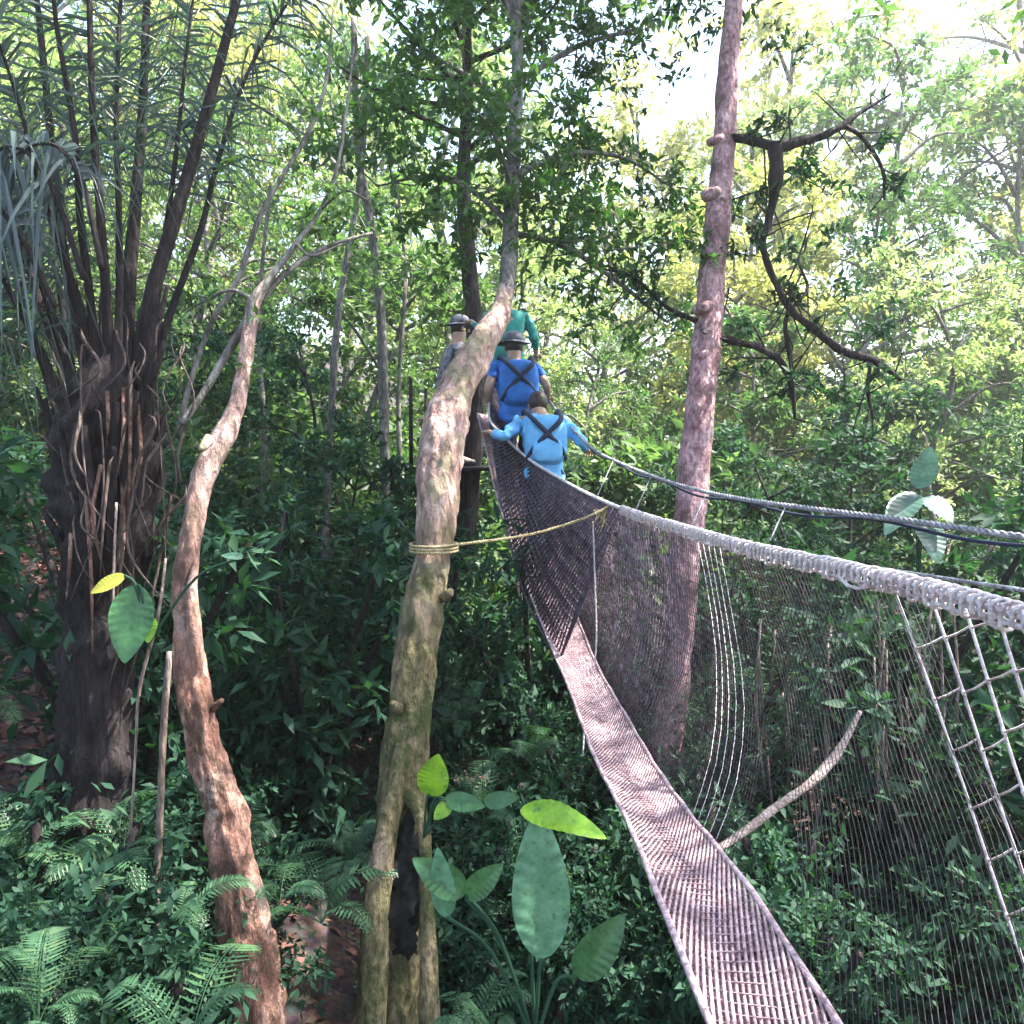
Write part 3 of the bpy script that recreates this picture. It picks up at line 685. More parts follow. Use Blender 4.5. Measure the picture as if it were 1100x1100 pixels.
# ------------------------------------------------------------------ rope walkway
RAIL = [(1330, 742, 1.0), (1180, 690, 1.28), (1100, 660, 1.5), (1000, 632, 1.85), (900, 608, 2.35), (800, 586, 3.1), (740, 569, 3.9), (690, 554, 4.9), (655, 541, 5.9), (625, 527, 6.9), (600, 513, 7.6), (575, 498, 8.2), (555, 482, 8.6), (540, 467, 8.9), (526, 450, 9.2), (527, 420, 10.0), (531, 392, 10.8)]
def deck_at():
    L = [(1030, 1560, 1.15), (905, 1270, 1.5), (810, 1080, 1.9), (748, 960, 2.4), (707, 890, 3.1), (672, 830, 4.0), (643, 768, 5.1), (618, 715, 6.2), (598, 665, 7.3), (580, 620, 8.3), (564, 580, 9.0), (552, 540, 9.6), (543, 500, 10.2), (534, 465, 10.7), (528, 447, 11.1)]
    return L
def resample(pts, n):
    pts = [(a, b, qd(d)) for a, b, d in pts]
    c = [np.array(P(*a)) for a in catmull(pts, 12)]
    s = np.concatenate([[0], np.cumsum([np.linalg.norm(c[i + 1] - c[i]) for i in range(len(c) - 1)])])
    C = np.array(c); t = np.linspace(0, s[-1], n)
    return np.stack([np.interp(t, s, C[:, k]) for k in range(3)], 1), s[-1]

def twist_rope(mb, path, r, strands=3, pitch=.09, sides=6, mi=0):
    """laid rope: strands wound round each other"""
    C = np.array([tuple(p) for p in path]); s = np.concatenate([[0], np.cumsum(np.linalg.norm(np.diff(C, axis=0), axis=1))])
    n = max(8, int(s[-1] / pitch * 7)); t = np.linspace(0, s[-1], n)
    Q = np.stack([np.interp(t, s, C[:, k]) for k in range(3)], 1)
    T = np.gradient(Q, axis=0); T /= np.linalg.norm(T, axis=1, keepdims=True)
    A = np.cross(T, [0, 0, 1.0]); A /= np.linalg.norm(A, axis=1, keepdims=True); B = np.cross(T, A)
    for k in range(strands):
        ph = 2 * np.pi * (t / pitch + k / strands)
        p = Q + (A * np.cos(ph)[:, None] + B * np.sin(ph)[:, None]) * r * .5
        tube(mb, [tuple(a) for a in p], [r * .56] * n, sides, mi=mi)

def walkway():
    root = empty('rope_walkway', P(748, 960, 2.4), 'rope walkway with narrow pinkish netted deck rising from lower right to the platform', 'walkway')
    n = 420
    D, Ld = resample(deck_at(), n); Rl, Lr = resample(RAIL, n)
    T = np.gradient(D, axis=0); T /= np.linalg.norm(T, axis=1, keepdims=True)
    S = np.cross(T, [0, 0, 1.0]); S /= np.linalg.norm(S, axis=1, keepdims=True); U = np.cross(S, T)
    W = .125
    def WQ(f): return W * (1 + .5 * max(0, (f - .45) / .55)) * (1 + .05 * math.sin(f * 23))
    tt_ = np.linspace(0, Ld, n)
    # boards, end to end
    b = MB(); seg = 14
    for a in range(0, n - 1, seg):
        e = min(n - 1, a + seg) 
        idx = list(range(a, e + 1)); idx = [idx[0], idx[len(idx) // 2], idx[-1]]
        V = []
        for i, q in enumerate(idx):
            c = D[q] + T[q] * (.006 if i == 0 else (-.006 if i == 2 else 0))
            
            Wq = WQ(tt_[q] / Ld)
            for (sx, uz) in ((-Wq, .035), (0, -.004), (Wq, .035), (Wq, .012), (0, -.03), (-Wq, .012)): V.append(c + S[q] * sx * .985 + U[q] * uz)
        Fc = []
        for i in (0, 1):
            for k in range(6): Fc.append((i * 6 + k, i * 6 + (k + 1) % 6, i * 6 + 6 + (k + 1) % 6, i * 6 + 6 + k))
        Fc += [(5, 4, 1, 0), (4, 3, 2, 1), (12, 13, 16, 17), (13, 14, 15, 16)]
        b.add(V, Fc)
    b.obj('deck', M['board'], root, smooth=False)
    # netting laid over the boards
    m = MB(); st = .062; k = 0
    tt = np.linspace(0, Ld, n)
    def dp(s, v, lift=.006):
        s = min(max(s, 0), Ld); q = [np.interp(s, tt, A[:, j]) for A in (D,) for j in range(3)]; u = [np.interp(s, tt, S[:, j]) for j in range(3)]; w = [np.interp(s, tt, U[:, j]) for j in range(3)]
        return np.array(q) + np.array(u) * v * (WQ(s / Ld) + .010) + np.array(w) * (lift + .039 * abs(v) ** 1.2 + .004 * math.sin(s * 13 + v * 5))
    s = -.55
    while s < Ld + .5:
        hw = .55 * max(.25, 1 - s / Ld)
        pts = [dp(s + hw * v, v, .010) for v in np.linspace(-1, 1, 9) if 0 < s + hw * v < Ld]
        if len(pts) > 1: tube(m, pts, [.0048] * len(pts), 4)
        s += (.058 + .008 * rng.random()) * max(.3, 1 - s / Ld)
    s = 0
    while s < Ld:
        tube(m, [dp(s - .02 * v, v, .006) for v in (-1, -.4, .4, 1)], [.0026] * 4, 3); s += .034 + .006 * rng.random()
    for v in (-1, 1):
        pts = [dp(q, v, .010) for q in np.arange(0, Ld, .12)]; tube(m, pts, [.010 if abs(v) == 1 else .0030] * len(pts), 5)
    m.obj('deck_net', M['net_mauve'], root)
    # handrail rope
    h = MB(); dens = [tuple(a) for a in Rl]; twist_rope(h, dens, .0135, 3, .10); h.obj('handrail', M['rope'], root)
    # net lashed round the handrail: loops
    m = MB(); L = 0; sr = np.linspace(0, Lr, n); TR = np.gradient(Rl, axis=0); TR /= np.linalg.norm(TR, axis=1, keepdims=True)
    def rp(s): return np.array([np.interp(s, sr, Rl[:, j]) for j in range(3)])
    s = 0
    while s < 4.2:
        c = rp(s); c2 = rp(s + .05); t = (c2 - c) / np.linalg.norm(c2 - c); a = np.cross(t, [0, 0, 1]); bb = np.cross(a, t)
        rr = .0165 + .004 * rng.random(); hang = .02 + .03 * rng.random() 
        loop = [c + t * (.055 * q / 11) + a * math.cos(2 * math.pi * q / 10) * rr + bb * (math.sin(2 * math.pi * q / 10) * rr - (hang * .5 if 5 < q < 10 else 0)) for q in range(12)]
        tube(m, catmull(loop, 2), [.005] * 23, 5)
        s += .032 + .012 * rng.random()
    # bunched top band of the net
    for dz, jit in ((.020, .006), (.034, .009)):
        pts = []
        for q in np.arange(0, 3.4, .05): pts.append(rp(q) + np.array([rng.normal() * jit, 0, -dz + rng.normal() * jit]))
        tube(m, pts, [.0055] * len(pts), 5)
    m.obj('lashing', M['rope'], root)
    # net side: from the rail to the deck edge, strands slanting back
    def proj_x(p):
        q = Vector(p) - CAM; return 550 + F * q.x / q.dot(fw)
    def surf(u, v):
        """u 0..1 along, v 0 rail..1 deck"""
        u = min(max(u, 0), 1); i = u * (n - 1)
        a = rp_u(u); d = np.array([np.interp(i, np.arange(n), D[:, j]) for j in range(3)]) + np.array([np.interp(i, np.arange(n), S[:, j]) for j in range(3)]) * (W + .01)
        p = a * (1 - v) + d * v
        p[2] -= .10 * math.sin(math.pi * v) * (1 - .4 * v); 
        p[0] += .10 * math.sin(math.pi * v)
        return p
    def rp_u(u): return np.array([np.interp(u * Lr, sr, Rl[:, j]) for j in range(3)])
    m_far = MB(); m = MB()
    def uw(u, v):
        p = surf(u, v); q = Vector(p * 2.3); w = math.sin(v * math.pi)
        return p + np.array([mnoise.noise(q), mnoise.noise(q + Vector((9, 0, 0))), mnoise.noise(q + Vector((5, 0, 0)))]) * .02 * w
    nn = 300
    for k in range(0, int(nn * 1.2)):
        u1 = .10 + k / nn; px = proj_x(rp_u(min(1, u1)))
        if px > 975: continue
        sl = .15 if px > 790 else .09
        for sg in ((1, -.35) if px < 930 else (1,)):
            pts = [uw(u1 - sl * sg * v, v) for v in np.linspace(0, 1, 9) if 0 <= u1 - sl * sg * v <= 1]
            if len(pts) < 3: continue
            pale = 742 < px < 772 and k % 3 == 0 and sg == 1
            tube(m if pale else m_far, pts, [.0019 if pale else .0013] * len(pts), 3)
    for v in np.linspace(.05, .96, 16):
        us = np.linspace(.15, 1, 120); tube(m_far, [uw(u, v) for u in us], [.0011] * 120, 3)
    # large taut mesh nearest the viewer: long cords and short ties knotted to them
    cords = []; X = 955
    while X < 1330:
        us = np.linspace(0, .4, 300); xs = [proj_x(rp_u(u)) for u in us]; u = us[int(np.argmin([abs(a - X) for a in xs]))]; A = rp_u(u); q = Vector(A) - CAM
        d = q.dot(fw); py = 550 - F * q.dot(up) / d
        B = np.array(P(X + 300 + 14 * rng.normal(), py + 830, d * .86)); cords.append((A, B)); X += 38
    for i, (A, B) in enumerate(cords):
        pts = [A * (1 - t) + B * t + np.array([.006 * math.sin(t * 9 + i), 0, -.03 * math.sin(math.pi * t)]) for t in np.linspace(0, 1, 14)]
        tube(m, pts, [.0037] * 14, 5)
        if i + 1 < len(cords):
            A2, B2 = cords[i + 1]
            f0 = lambda t: A * (1 - t) + B * t + np.array([.006 * math.sin(t * 9 + i), 0, -.03 * math.sin(math.pi * t)])
            f1 = lambda t: A2 * (1 - t) + B2 * t + np.array([.006 * math.sin(t * 9 + i + 1), 0, -.03 * math.sin(math.pi * t)])
            for r_ in range(13):
                t = .10 + .072 * r_ - (i * .026) % .072 + .004 * rng.normal(); t2 = t - .030
                a_, b_ = f0(t), f1(t2)
                tube(m, [a_, (a_ + b_) / 2 + np.array([0, 0, -.003]), b_], [.0028] * 3, 4)
                tube(m, [a_ - (B - A) * .006, a_, a_ + (B - A) * .006], [.0036, .0056, .0036], 5)
    m.obj('side_net', M['net'], root); m_far.obj('side_net', M['net_shade'], root)['label'] = 'finer part of the side net further along, coloured dark to deepen the shade'
    # fine dark mesh at the steep end
    m = MB()
    for k in range(220):
        u0 = 1 - .66 * (k / 220) ** 1.7
        for sg in (1, -1):
            pts = [surf_w(surf, u0 + sg * .03 * v, v) + np.array([0, .012, 0]) for v in np.linspace(0, 1, 6)]
            tube(m, pts, [.0034] * 6, 3)
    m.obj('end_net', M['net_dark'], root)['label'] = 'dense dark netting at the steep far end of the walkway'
    # left edge cable & net at the steep end
    m = MB()
    LE = [(600, 712, 6.35), (581, 676, 7.1), (564, 640, 7.9), (552, 600, 8.4), (543, 560, 8.9), (536, 520, 9.4), (531, 490, 9.9), (527, 460, 10.5), (524, 430, 11.0)]
    le, _ = resample(LE, 60)
    tube(m, [tuple(p) for p in le], [.012] * 60, 6); m.obj('edge_rope', M['net_dark'], root)
    m = MB(); i0 = 0
    far = [(600, 515), (655, 545)]
    r2, _ = resample([(668, 546, 5.6), (655, 541, 5.9), (625, 527, 6.9), (600, 513, 7.6), (575, 498, 8.2), (555, 482, 8.6), (540, 467, 8.9), (526, 450, 9.2)], 60)
    for k in range(60):
        for sg in (1, -1):
            j = min(59, max(0, k + sg * 4)); a = r2[k]; b_ = le[j]
            pts = [a * (1 - v) + b_ * v for v in np.linspace(0, 1, 4)]
            tube(m, pts, [.0085] * 4, 3)
    for v in np.linspace(.1, .95, 16):
        pts = [r2[k] * (1 - v) + le[k] * v for k in range(60)]; tube(m, pts, [.0085] * 60, 3)
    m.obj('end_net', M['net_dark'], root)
    # diagonal branch strut
    m = MB(); px_tube(m, [(768, 914, 2.9, 8), (800, 893, 3.0, 9), (835, 866, 3.1, 9), (870, 842, 3.15, 9), (893, 818, 3.2, 11), (908, 795, 3.25, 8), (924, 764, 3.3, 5)], 8, 6, .18, 9)
    m.obj('strut', M['rope_pink'], root)['label'] = 'pale bent stick propping the side net'
    # far rope of the pair
    m = MB(); p, _ = resample([(1330, 606, 2.1), (1100, 577, 2.6), (980, 560, 3.1), (860, 545, 3.8), (780, 533, 4.6), (720, 518, 5.5), (670, 499, 6.6), (640, 484, 7.5), (612, 458, 8.7), (590, 430, 9.9), (572, 405, 11.0)], 160)
    twist_rope(m, [tuple(a) for a in p], .013, 3, .09, 5); m.obj('handrail', M['rope_grey'], root)
    m = MB(); p2 = [tuple(np.array(a) + np.array([.02, .02, -.028 + .012 * math.sin(i * .3)])) for i, a in enumerate(p)]
    tube(m, p2, [.0075] * len(p2), 6); m.obj('safety_cable', M['navy'], root)
    m = MB(); p, _ = resample([(1300, 662, 1.7), (1100, 634, 2.0), (980, 616, 2.4), (880, 600, 2.9), (800, 583, 3.5), (740, 565, 4.3)], 60)
    tube(m, [tuple(a) for a in p], [.006] * 60, 6); m.obj('safety_cable', M['rope_grey'], root)
    # droppers between rails beyond
    m = MB()
    for (a, b_, d) in ((660, 492, 6.9), (700, 510, 6.0), (760, 527, 5.0), (845, 541, 4.0)):
        tube(m, [P(a, b_, qd(d)), P(a - 18, b_ + 40, qd(d) - .5)], [.004, .004], 4)
    m.obj('cross_tie', M['rope_grey'], root)

def surf_w(surf, u, v):
    p = surf(u, v); q = p * 3.1
    w = math.sin(v * math.pi)
    return p + np.array([mnoise.noise(Vector(q)) * .05, mnoise.noise(Vector(q + 9)) * .05, mnoise.noise(Vector(q + 5)) * .04]) * w
walkway()

def guy_ropes():
    m = MB(); p = [P(*a) for a in catmull([(466, 588, 5.05), (500, 584, 5.1), (560, 576, 5.3), (600, 566, 5.5), (632, 555, 5.45), (656, 543, 5.52)], 8)]
    twist_rope(m, [tuple(a) for a in p], .010, 3, .06, 5)
    for z in (0, .02, .04):
        ring = [P(466, 588, 5.2) + Vector((math.cos(a) * .155, math.sin(a) * .155, z - .02)) for a in np.linspace(0, 2 * math.pi, 17)]
        tube(m, ring, [.009] * 17, 5)
    tag(m.obj('guy_rope', M['rope_tan']), 'tan rope tied round the leaning tree and running across to the handrail', 'rope')
    m = MB(); c = P(650, 548, qd(5.9))
    for k in range(16):
        e = c + Vector((rng.normal() * .06, rng.normal() * .05, -.03 - .12 * rng.random())); tube(m, [c + Vector((rng.normal() * .03, 0, 0)), (c + e) / 2 + Vector((rng.normal() * .02, 0, 0)), e], [.007, .006, .003], 4)
    tag(m.obj('knot', M['rope_tan']), 'frayed tan knot where the side rope meets the handrail', 'knot')
    m = MB(); tube(m, [P(*a) for a in catmull([(637, 560, 5.5), (639, 620, 5.5), (640, 700, 5.5), (629, 770, 5.5), (626, 810, 5.5)], 6)], [.0055] * 25, 4)
    tag(m.obj('cord', M['rope']), 'thin slack cord dangling from the handrail knot beside the deck', 'cord')
guy_ropes()

# ------------------------------------------------------------------ people
def skin_obj(name, joints, edges, mat, parent, sub=2, wr=0):
    """joints: list (x,y,z,r); one continuous surface"""
    me = bpy.data.meshes.new(name); me.from_pydata([j[:3] for j in joints], edges, []); me.update()
    o = bpy.data.objects.new(name, me); COL.objects.link(o)
    sk = o.modifiers.new('s', 'SKIN'); sk.use_smooth_shade = True; sk.use_x_symmetry = False
    lay = me.skin_vertices[0] if me.skin_vertices else None
    if lay is None: me.skin_vertices.new() if hasattr(me.skin_vertices, 'new') else None
    for i, j in enumerate(joints):
        r = j[3]; me.skin_vertices[0].data[i].radius = (r, r) if not isinstance(r, tuple) else r
        me.skin_vertices[0].data[i].use_root = (i == 0)
    ss = o.modifiers.new('b', 'SUBSURF'); ss.levels = sub; ss.render_levels = sub
    dg = bpy.context.evaluated_depsgraph_get(); ev = o.evaluated_get(dg)
    m2 = bpy.data.meshes.new_from_object(ev); m2.materials.clear(); m2.materials.append(mat)
    if wr:
        for v in m2.vertices:
            q = Vector((v.co.x * 9, v.co.y * 9, v.co.z * 14)); v.co += v.normal * wr * (mnoise.noise(q) + .5 * mnoise.noise(q * 2.3))
    m2.polygons.foreach_set('use_smooth', [True] * len(m2.polygons))
    bpy.data.objects.remove(o); 
    return local_child(name, m2, parent)

def ellipsoid(mb, c, r, seg=16, ring=10, zmin=-1, mi=0, fn=None):
    V = []; Fc = []
    for i in range(ring + 1):
        th = -math.pi / 2 + math.pi * i / ring; z = max(zmin, math.sin(th)); cr = math.sqrt(max(0, 1 - z * z)) if z > zmin else math.sqrt(max(0, 1 - zmin * zmin)) * (i / max(1, ring * .25)) if False else math.cos(th)
        for k in range(seg):
            a = 2 * math.pi * k / seg; p = Vector((math.cos(a) * cr, math.sin(a) * cr, math.sin(th)))
            if fn: p = fn(p)
            V.append((c[0] + p.x * r[0], c[1] + p.y * r[1], c[2] + p.z * r[2]))
    for i in range(ring):
        for k in range(seg):
            a = i * seg + k; b = i * seg + (k + 1) % seg; Fc.append((a, b, b + seg, a + seg))
    mb.add(V, Fc, mi)

def person(loc, rz, label, shirt, trousers, arms, lean=.1, hat=None, pack=None, strap=None, scale=1.0, sleeve=.45, stride=.12, head_fwd=.03, bow=0, hair_m=None):
    """faces +Y locally. arms: two (elbow, hand) in local coordinates, left then right"""
    root = empty('person', loc, label, 'person', 'hikers on the rope walkway'); root.rotation_euler = (0, 0, rz); root.scale = (scale * 1.1, scale * 1.06, scale * 1.03)
    hz = .92; L = lean
    pel = (0, 0, hz); wai = (0, L * .25, hz + .17); che = (0, L * .75, hz + .37); nk = (0, L * 1.05, hz + .53); hb = (0, L * 1.15 + head_fwd, hz + .62 - bow * .8); ht = (0, L * 1.2 + head_fwd + .01, hz + .74 - bow)
    sh = [(-.185, L, hz + .465), (.185, L, hz + .465)]
    J = [(*pel, (.15, .115)), (*wai, (.135, .10)), (*che, (.165, .115)), (*nk, .058), (*hb, (.078, .092)), (*ht, (.074, .09))]
    E = [(0, 1), (1, 2), (2, 3), (3, 4), (4, 5)]
    hands = []
    for s, (el, ha) in zip((0, 1), arms):
        i = len(J); J += [(*sh[s], .062), (*el, .042), (*ha, .028)]; E += [(2, i), (i, i + 1), (i + 1, i + 2)]; hands.append((Vector(ha), (Vector(ha) - Vector(el)).normalized()))
    legs = []
    for s in (-1, 1):
        y = stride * s; kn = (s * .10, y * .6 + .05, .50); an = (s * .09, y, .09); toe = (s * .10, y + .16, .035)
        i = len(J); J += [(s * .095, 0, hz - .06, .095), (*kn, .06), (*an, .042), (*toe, .032)]; E += [(0, i), (i, i + 1), (i + 1, i + 2), (i + 2, i + 3)]; legs.append((kn, an, toe))
    body = skin_obj('body', J, E, M['skin'], root)
    # fingers curled on the rope
    f = MB()
    for p, d in hands:
        a = d.cross(Vector((0, 0, 1))).normalized(); b_ = a.cross(d)
        for q in range(4):
            o_ = p + a * (.024 * (q - 1.5)) * 1.0
            tube(f, catmull([tuple(o_), tuple(o_ + d * .04), tuple(o_ + d * (.062 + .006 * (1.5 - abs(q - 1.5))) - b_ * .02), tuple(o_ + d * .045 - b_ * .045)], 3), [.0095, .0095, .009, .009, .0085, .0085, .008, .008, .0075, .007], 6)
        tube(f, catmull([tuple(p - d * .01 + a * .03), tuple(p + a * .055 + d * .02), tuple(p + a * .045 + d * .045 - b_ * .025)], 3), [.011, .011, .0105, .010, .0095, .009, .008], 6)
        ellipsoid(f, p + d * .012, (.042, .042, .026), 10, 8)
    # ears and nose joined with the hands' mesh into the body
    hc = (ht[0], ht[1], ht[2] - .02)
    ellipsoid(f, (hc[0], hc[1] + .10, hc[2] - .02), (.014, .02, .024), 8, 6)
    for s in (-1, 1): ellipsoid(f, (hc[0] + s * .083, hc[1], hc[2] - .01), (.012, .02, .032), 8, 6)
    fm = f.mesh('tmp', M['skin'])
    import bmesh
    bm = bmesh.new(); bm.from_mesh(body.data); bm.from_mesh(fm); bm.to_mesh(body.data); bm.free()
    body.data.polygons.foreach_set('use_smooth', [True] * len(body.data.polygons))
    # shirt
    g = .032
    Js = [(0, -.005, hz - .17, (.165 + g, .13 + g)), (0, wai[1] * .2 - .005, hz - .06, (.165 + g, .13 + g)), (*wai, (.15 + g, .115 + g)), (che[0], che[1], che[2], (.178 + g, .125 + g)), (0, nk[1] - .01, nk[2] - .045, .085)]
    Es = [(0, 1), (1, 2), (2, 3), (3, 4)]
    for s, (el, ha) in zip((0, 1), arms):
        i = len(Js); e = Vector(sh[s]).lerp(Vector(el), min(1, sleeve * 1.6)); Js += [(*sh[s], .078), (*e, .058)]; Es += [(3, i), (i, i + 1)]
        if sleeve > .62:
            e2 = Vector(el).lerp(Vector(ha), .8); Js += [(*e2, .04)]; Es += [(i + 1, i + 2)]
    skin_obj('shirt', Js, Es, shirt, root, 3, .022)
    Jt = [(0, 0, hz - .03, (.160, .122)), (0, .01, hz + .10, (.152, .115))]; Et = [(0, 1)]
    for kn, an, toe in legs:
        s = 1 if kn[0] > 0 else -1; i = len(Jt)
        Jt += [(s * .095, 0, hz - .1, .108), (*kn, .076), (an[0], an[1], an[2] + .03, .062)]; Et += [(0, i), (i, i + 1), (i + 1, i + 2)]
    skin_obj('trousers', Jt, Et, trousers, root, 3, .016)
    for kn, an, toe in legs:
        skin_obj('shoe', [(an[0], an[1] - .05, .045, .045), (an[0], an[1] + .05, .045, .05), (toe[0], toe[1] + .04, .038, .036)], [(0, 1), (1, 2)], M['black'], root, 1)
    h = MB()
    def cap(p):
        q = Vector(p)
        if q.y > .35 and q.z < .25: q.y = .35
        if q.z < -.75: q.z = -.75
        return q
    ellipsoid(h, (hc[0], hc[1] - .012, hc[2] + .028), (.090, .108, .112), 18, 12, fn=cap); h.obj('hair', hair_m or M['hair'], None); ho = bpy.data.objects[h_last()]; ho.parent = root
    if hat:
        h = MB(); ellipsoid(h, (hc[0], hc[1] - .005, hc[2] + .085), (.102, .12, .085), 18, 10, fn=lambda p: Vector((p.x, p.y, max(p.z, -.35))))
        for i in range(1):
            V = []; n = 24
            for k in range(n):
                a = 2 * math.pi * k / n; V += [(hc[0] + math.cos(a) * .10, hc[1] + math.sin(a) * .118, hc[2] + .062), (hc[0] + math.cos(a) * .165, hc[1] + math.sin(a) * .185, hc[2] + .042 + .008 * math.sin(2 * a)), (hc[0] + math.cos(a) * .165, hc[1] + math.sin(a) * .185, hc[2] + .036 + .008 * math.sin(2 * a))]
            h.add(V, [(3 * k + j, 3 * ((k + 1) % n) + j, 3 * ((k + 1) % n) + j + 1, 3 * k + j + 1) for k in range(n) for j in (0, 1)])
        o = h.obj('hat', hat, None); o.parent = root
    if pack:
        h = MB()
        def sq(p): 
            k = .62; return Vector((math.copysign(abs(p.x) ** k, p.x), math.copysign(abs(p.y) ** .8, p.y), math.copysign(abs(p.z) ** k, p.z)))
        ellipsoid(h, (0, L * .55 - .20, hz + .27), (.185, .10, .235), 20, 14, fn=sq); ellipsoid(h, (0, L * .5 - .285, hz + .18), (.13, .04, .11), 16, 10, fn=sq)
        o = h.obj('backpack', pack, None); o.parent = root
    if strap:
        h = MB(); yb = L * .6 - (.325 if pack else .165)
        def ribbon(pts, w=.02):
            tube(h, catmull(pts, 5), [w] * (5 * (len(pts) - 1) + 1), 6)
        for s in (-1, 1):
            ribbon([(s * .145, L + .08, hz + .50), (s * .15, L - .02, hz + .555), (s * .12, yb + .05, hz + .46), (s * .02, yb - .0, hz + .35), (-s * .10, yb + .01, hz + .22), (-s * .165, yb + .09, hz + .10)], .023)
        o = h.obj('harness', strap, None); o.parent = root
    return root
def h_last():
    return [o.name for o in COL.objects if o.name.startswith('hair')][-1]

def dpos(px, py, d): return P(px, py, d)
# local arms are given as (elbow, hand)
def people():
    p = P(585, 608, qd(8.6))
    p.z -= .03
    person((p.x, p.y, p.z), R(6), 'hiker in light blue top with crossed dark straps, lowest on the rope walkway', M['sky_blue'], M['navy'],
           [((-.33, .04, 1.22), (-.46, .24, 1.27)), ((.33, .06, 1.18), (.42, .26, 1.10))], lean=.26, hat=None, hair_m=M['brown_hair'], bow=.10, strap=M['navy'], sleeve=.7, scale=1.0, head_fwd=.13, pack=M['sky_blue'])
    p = P(556, 541, qd(9.6))
    person((p.x, p.y, p.z), R(8), 'hiker in a deep blue top and pale grey hat, second up the rope walkway', M['blue'], M['navy'],
           [((-.27, .03, 1.14), (-.25, .20, 1.0)), ((.29, .06, 1.18), (.33, .25, 1.08))], lean=.2, bow=.05, hat=M['grey_cloth'], strap=M['navy'], sleeve=.4, scale=1.02, pack=M['blue'])
    p = P(546, 470, qd(10.5))
    person((p.x, p.y, p.z), R(10), 'hiker in a teal green top, highest on the rope walkway just below the tree', M['teal'], M['navy'],
           [((-.27, .08, 1.2), (-.36, .25, 1.32)), ((.28, .02, 1.15), (.33, .14, .95))], lean=.1, strap=None, sleeve=.9, scale=.98)
    p = P(481, 500, qd(11.5))
    o = person((p.x, p.y, p.z), R(-70), 'hiker in mottled grey clothes on the platform', M['grey_cloth'], M['navy'],
           [((-.26, .08, 1.2), (-.2, .26, 1.2)), ((.26, .1, 1.18), (.2, .3, 1.1))], lean=.1, hat=M['grey_cloth'], sleeve=.9, scale=1.0)
people()

# ------------------------------------------------------------------ vegetation kinds
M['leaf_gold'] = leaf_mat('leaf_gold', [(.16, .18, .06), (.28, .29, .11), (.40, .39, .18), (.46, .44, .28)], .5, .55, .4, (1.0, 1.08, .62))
FLAT[0] = .32
KT = {
 'bright': [gen_tree(8.5, .13, .2, 2.3, 72, 112, ls, M[lm], M['bark_grey'], name='bright_tree', crown_r=cr) for ls, lm, cr in ((.14, 'leaf_light', .5), (.20, 'leaf_gold', .6), (.26, 'leaf_light', .62), (.17, 'leaf_mid', .55))],
 'mid': [gen_tree(8.0, .12, .15, 2.1, 72, 112, ls, M[lm], M['bark_grey'], name='green_tree', crown_r=.5) for ls, lm in ((.11, 'leaf_mid'), (.16, 'leaf_light'), (.22, 'leaf_mid'))],
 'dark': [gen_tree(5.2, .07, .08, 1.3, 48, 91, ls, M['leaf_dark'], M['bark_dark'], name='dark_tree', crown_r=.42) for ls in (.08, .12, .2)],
 'tall': [gen_tree(14, .2, .5, 3.4, 56, 105, .17, M['leaf_mid'], M['bark_grey'], name='shade_tree', crown_r=.8) for _ in range(2)],
}
FLAT[0] = .55
KS = [gen_shrub(2.6, 9, .9, pr, ls, M['leaf_dark'], M['bark_dark'], 'shrub', .36, wd) for ls, pr, wd in ((.08, 140, .42), (.13, 84, .3), (.18, 56, .36))]
KS3 = [gen_shrub(2.4, 10, 1.2, 98, .17, M['leaf_mid'], M['bark_grey'], 'bush', .5) for _ in range(2)]
KS2 = [gen_shrub(1.2, 9, .55, 140, .065, M['leaf_dark'], M['bark_dark'], 'low_shrub', .26) for _ in range(2)]

def tree_at(kind, x, y, s, label, group, name, cat='tree', z=None):
    tr, cr = random.choice(KT[kind])
    put(name, [('trunk', tr), ('crown', cr)], (x, y, ground_h(x, y) if z is None else z), random.uniform(0, 6.28), s, label, cat, group)

# far bright trees
for (x, y, s) in [(-13, 21, 1.2), (-8.5, 19, 1.15), (-4.5, 20.5, 1.25), (-1, 18.5, 1.1), (2.2, 21, 1.15), (5.0, 19, .95), (8.5, 20, 1.05), (-11, 27, 1.6), (-5, 27, 1.6), (1, 27, 1.4), (7.5, 26, 1.5), (12, 26, 1.6), (17, 26, 1.6), (-18, 25, 1.6), (7.0, 23, 1.2), (-2, 33, 1.9), (5, 34, 1.8), (12, 34, 2.1), (20, 33, 2.2), (-10, 34, 2.1), (-19, 34, 2.2), (14, 22, 1.4)]:
    tree_at('bright', x, y, s, 'sunlit yellow green leafy tree in the far background', 'sunlit trees far behind', 'sunlit_tree')
for (x, y, s) in [(-8.0, 14.5, .95), (-5.0, 13.5, .9), (-2.6, 14.5, .95), (1.6, 14, .7), (4.2, 15, .72), (7.5, 14, .8), (-11.0, 16, 1.0), (-6.5, 16.5, 1.1), (0, 16, .85)]:
    tree_at('mid', x, y, s, 'mid green leafy tree filling the middle distance behind the walkway', 'green trees in the middle distance', 'green_tree')
for (x, y, s) in [(-4.3, 9.4, .78), (-2.9, 10.4, .85), (-1.7, 9.2, .66), (-.9, 12.5, .7), (2.0, 10.6, .70), (3.2, 9.4, .72), (4.6, 10.3, .75), (6.0, 9.6, .72), (7.4, 11, .8), (1.6, 12.2, .66), (-7.8, 11.8, .8), (5.4, 12, .8), (3.4, 12, .75), (-4, 12, .9)]:
    tree_at('dark', x, y, s, 'dark green young tree in the shaded undergrowth', 'dark young trees in the undergrowth', 'young_tree')
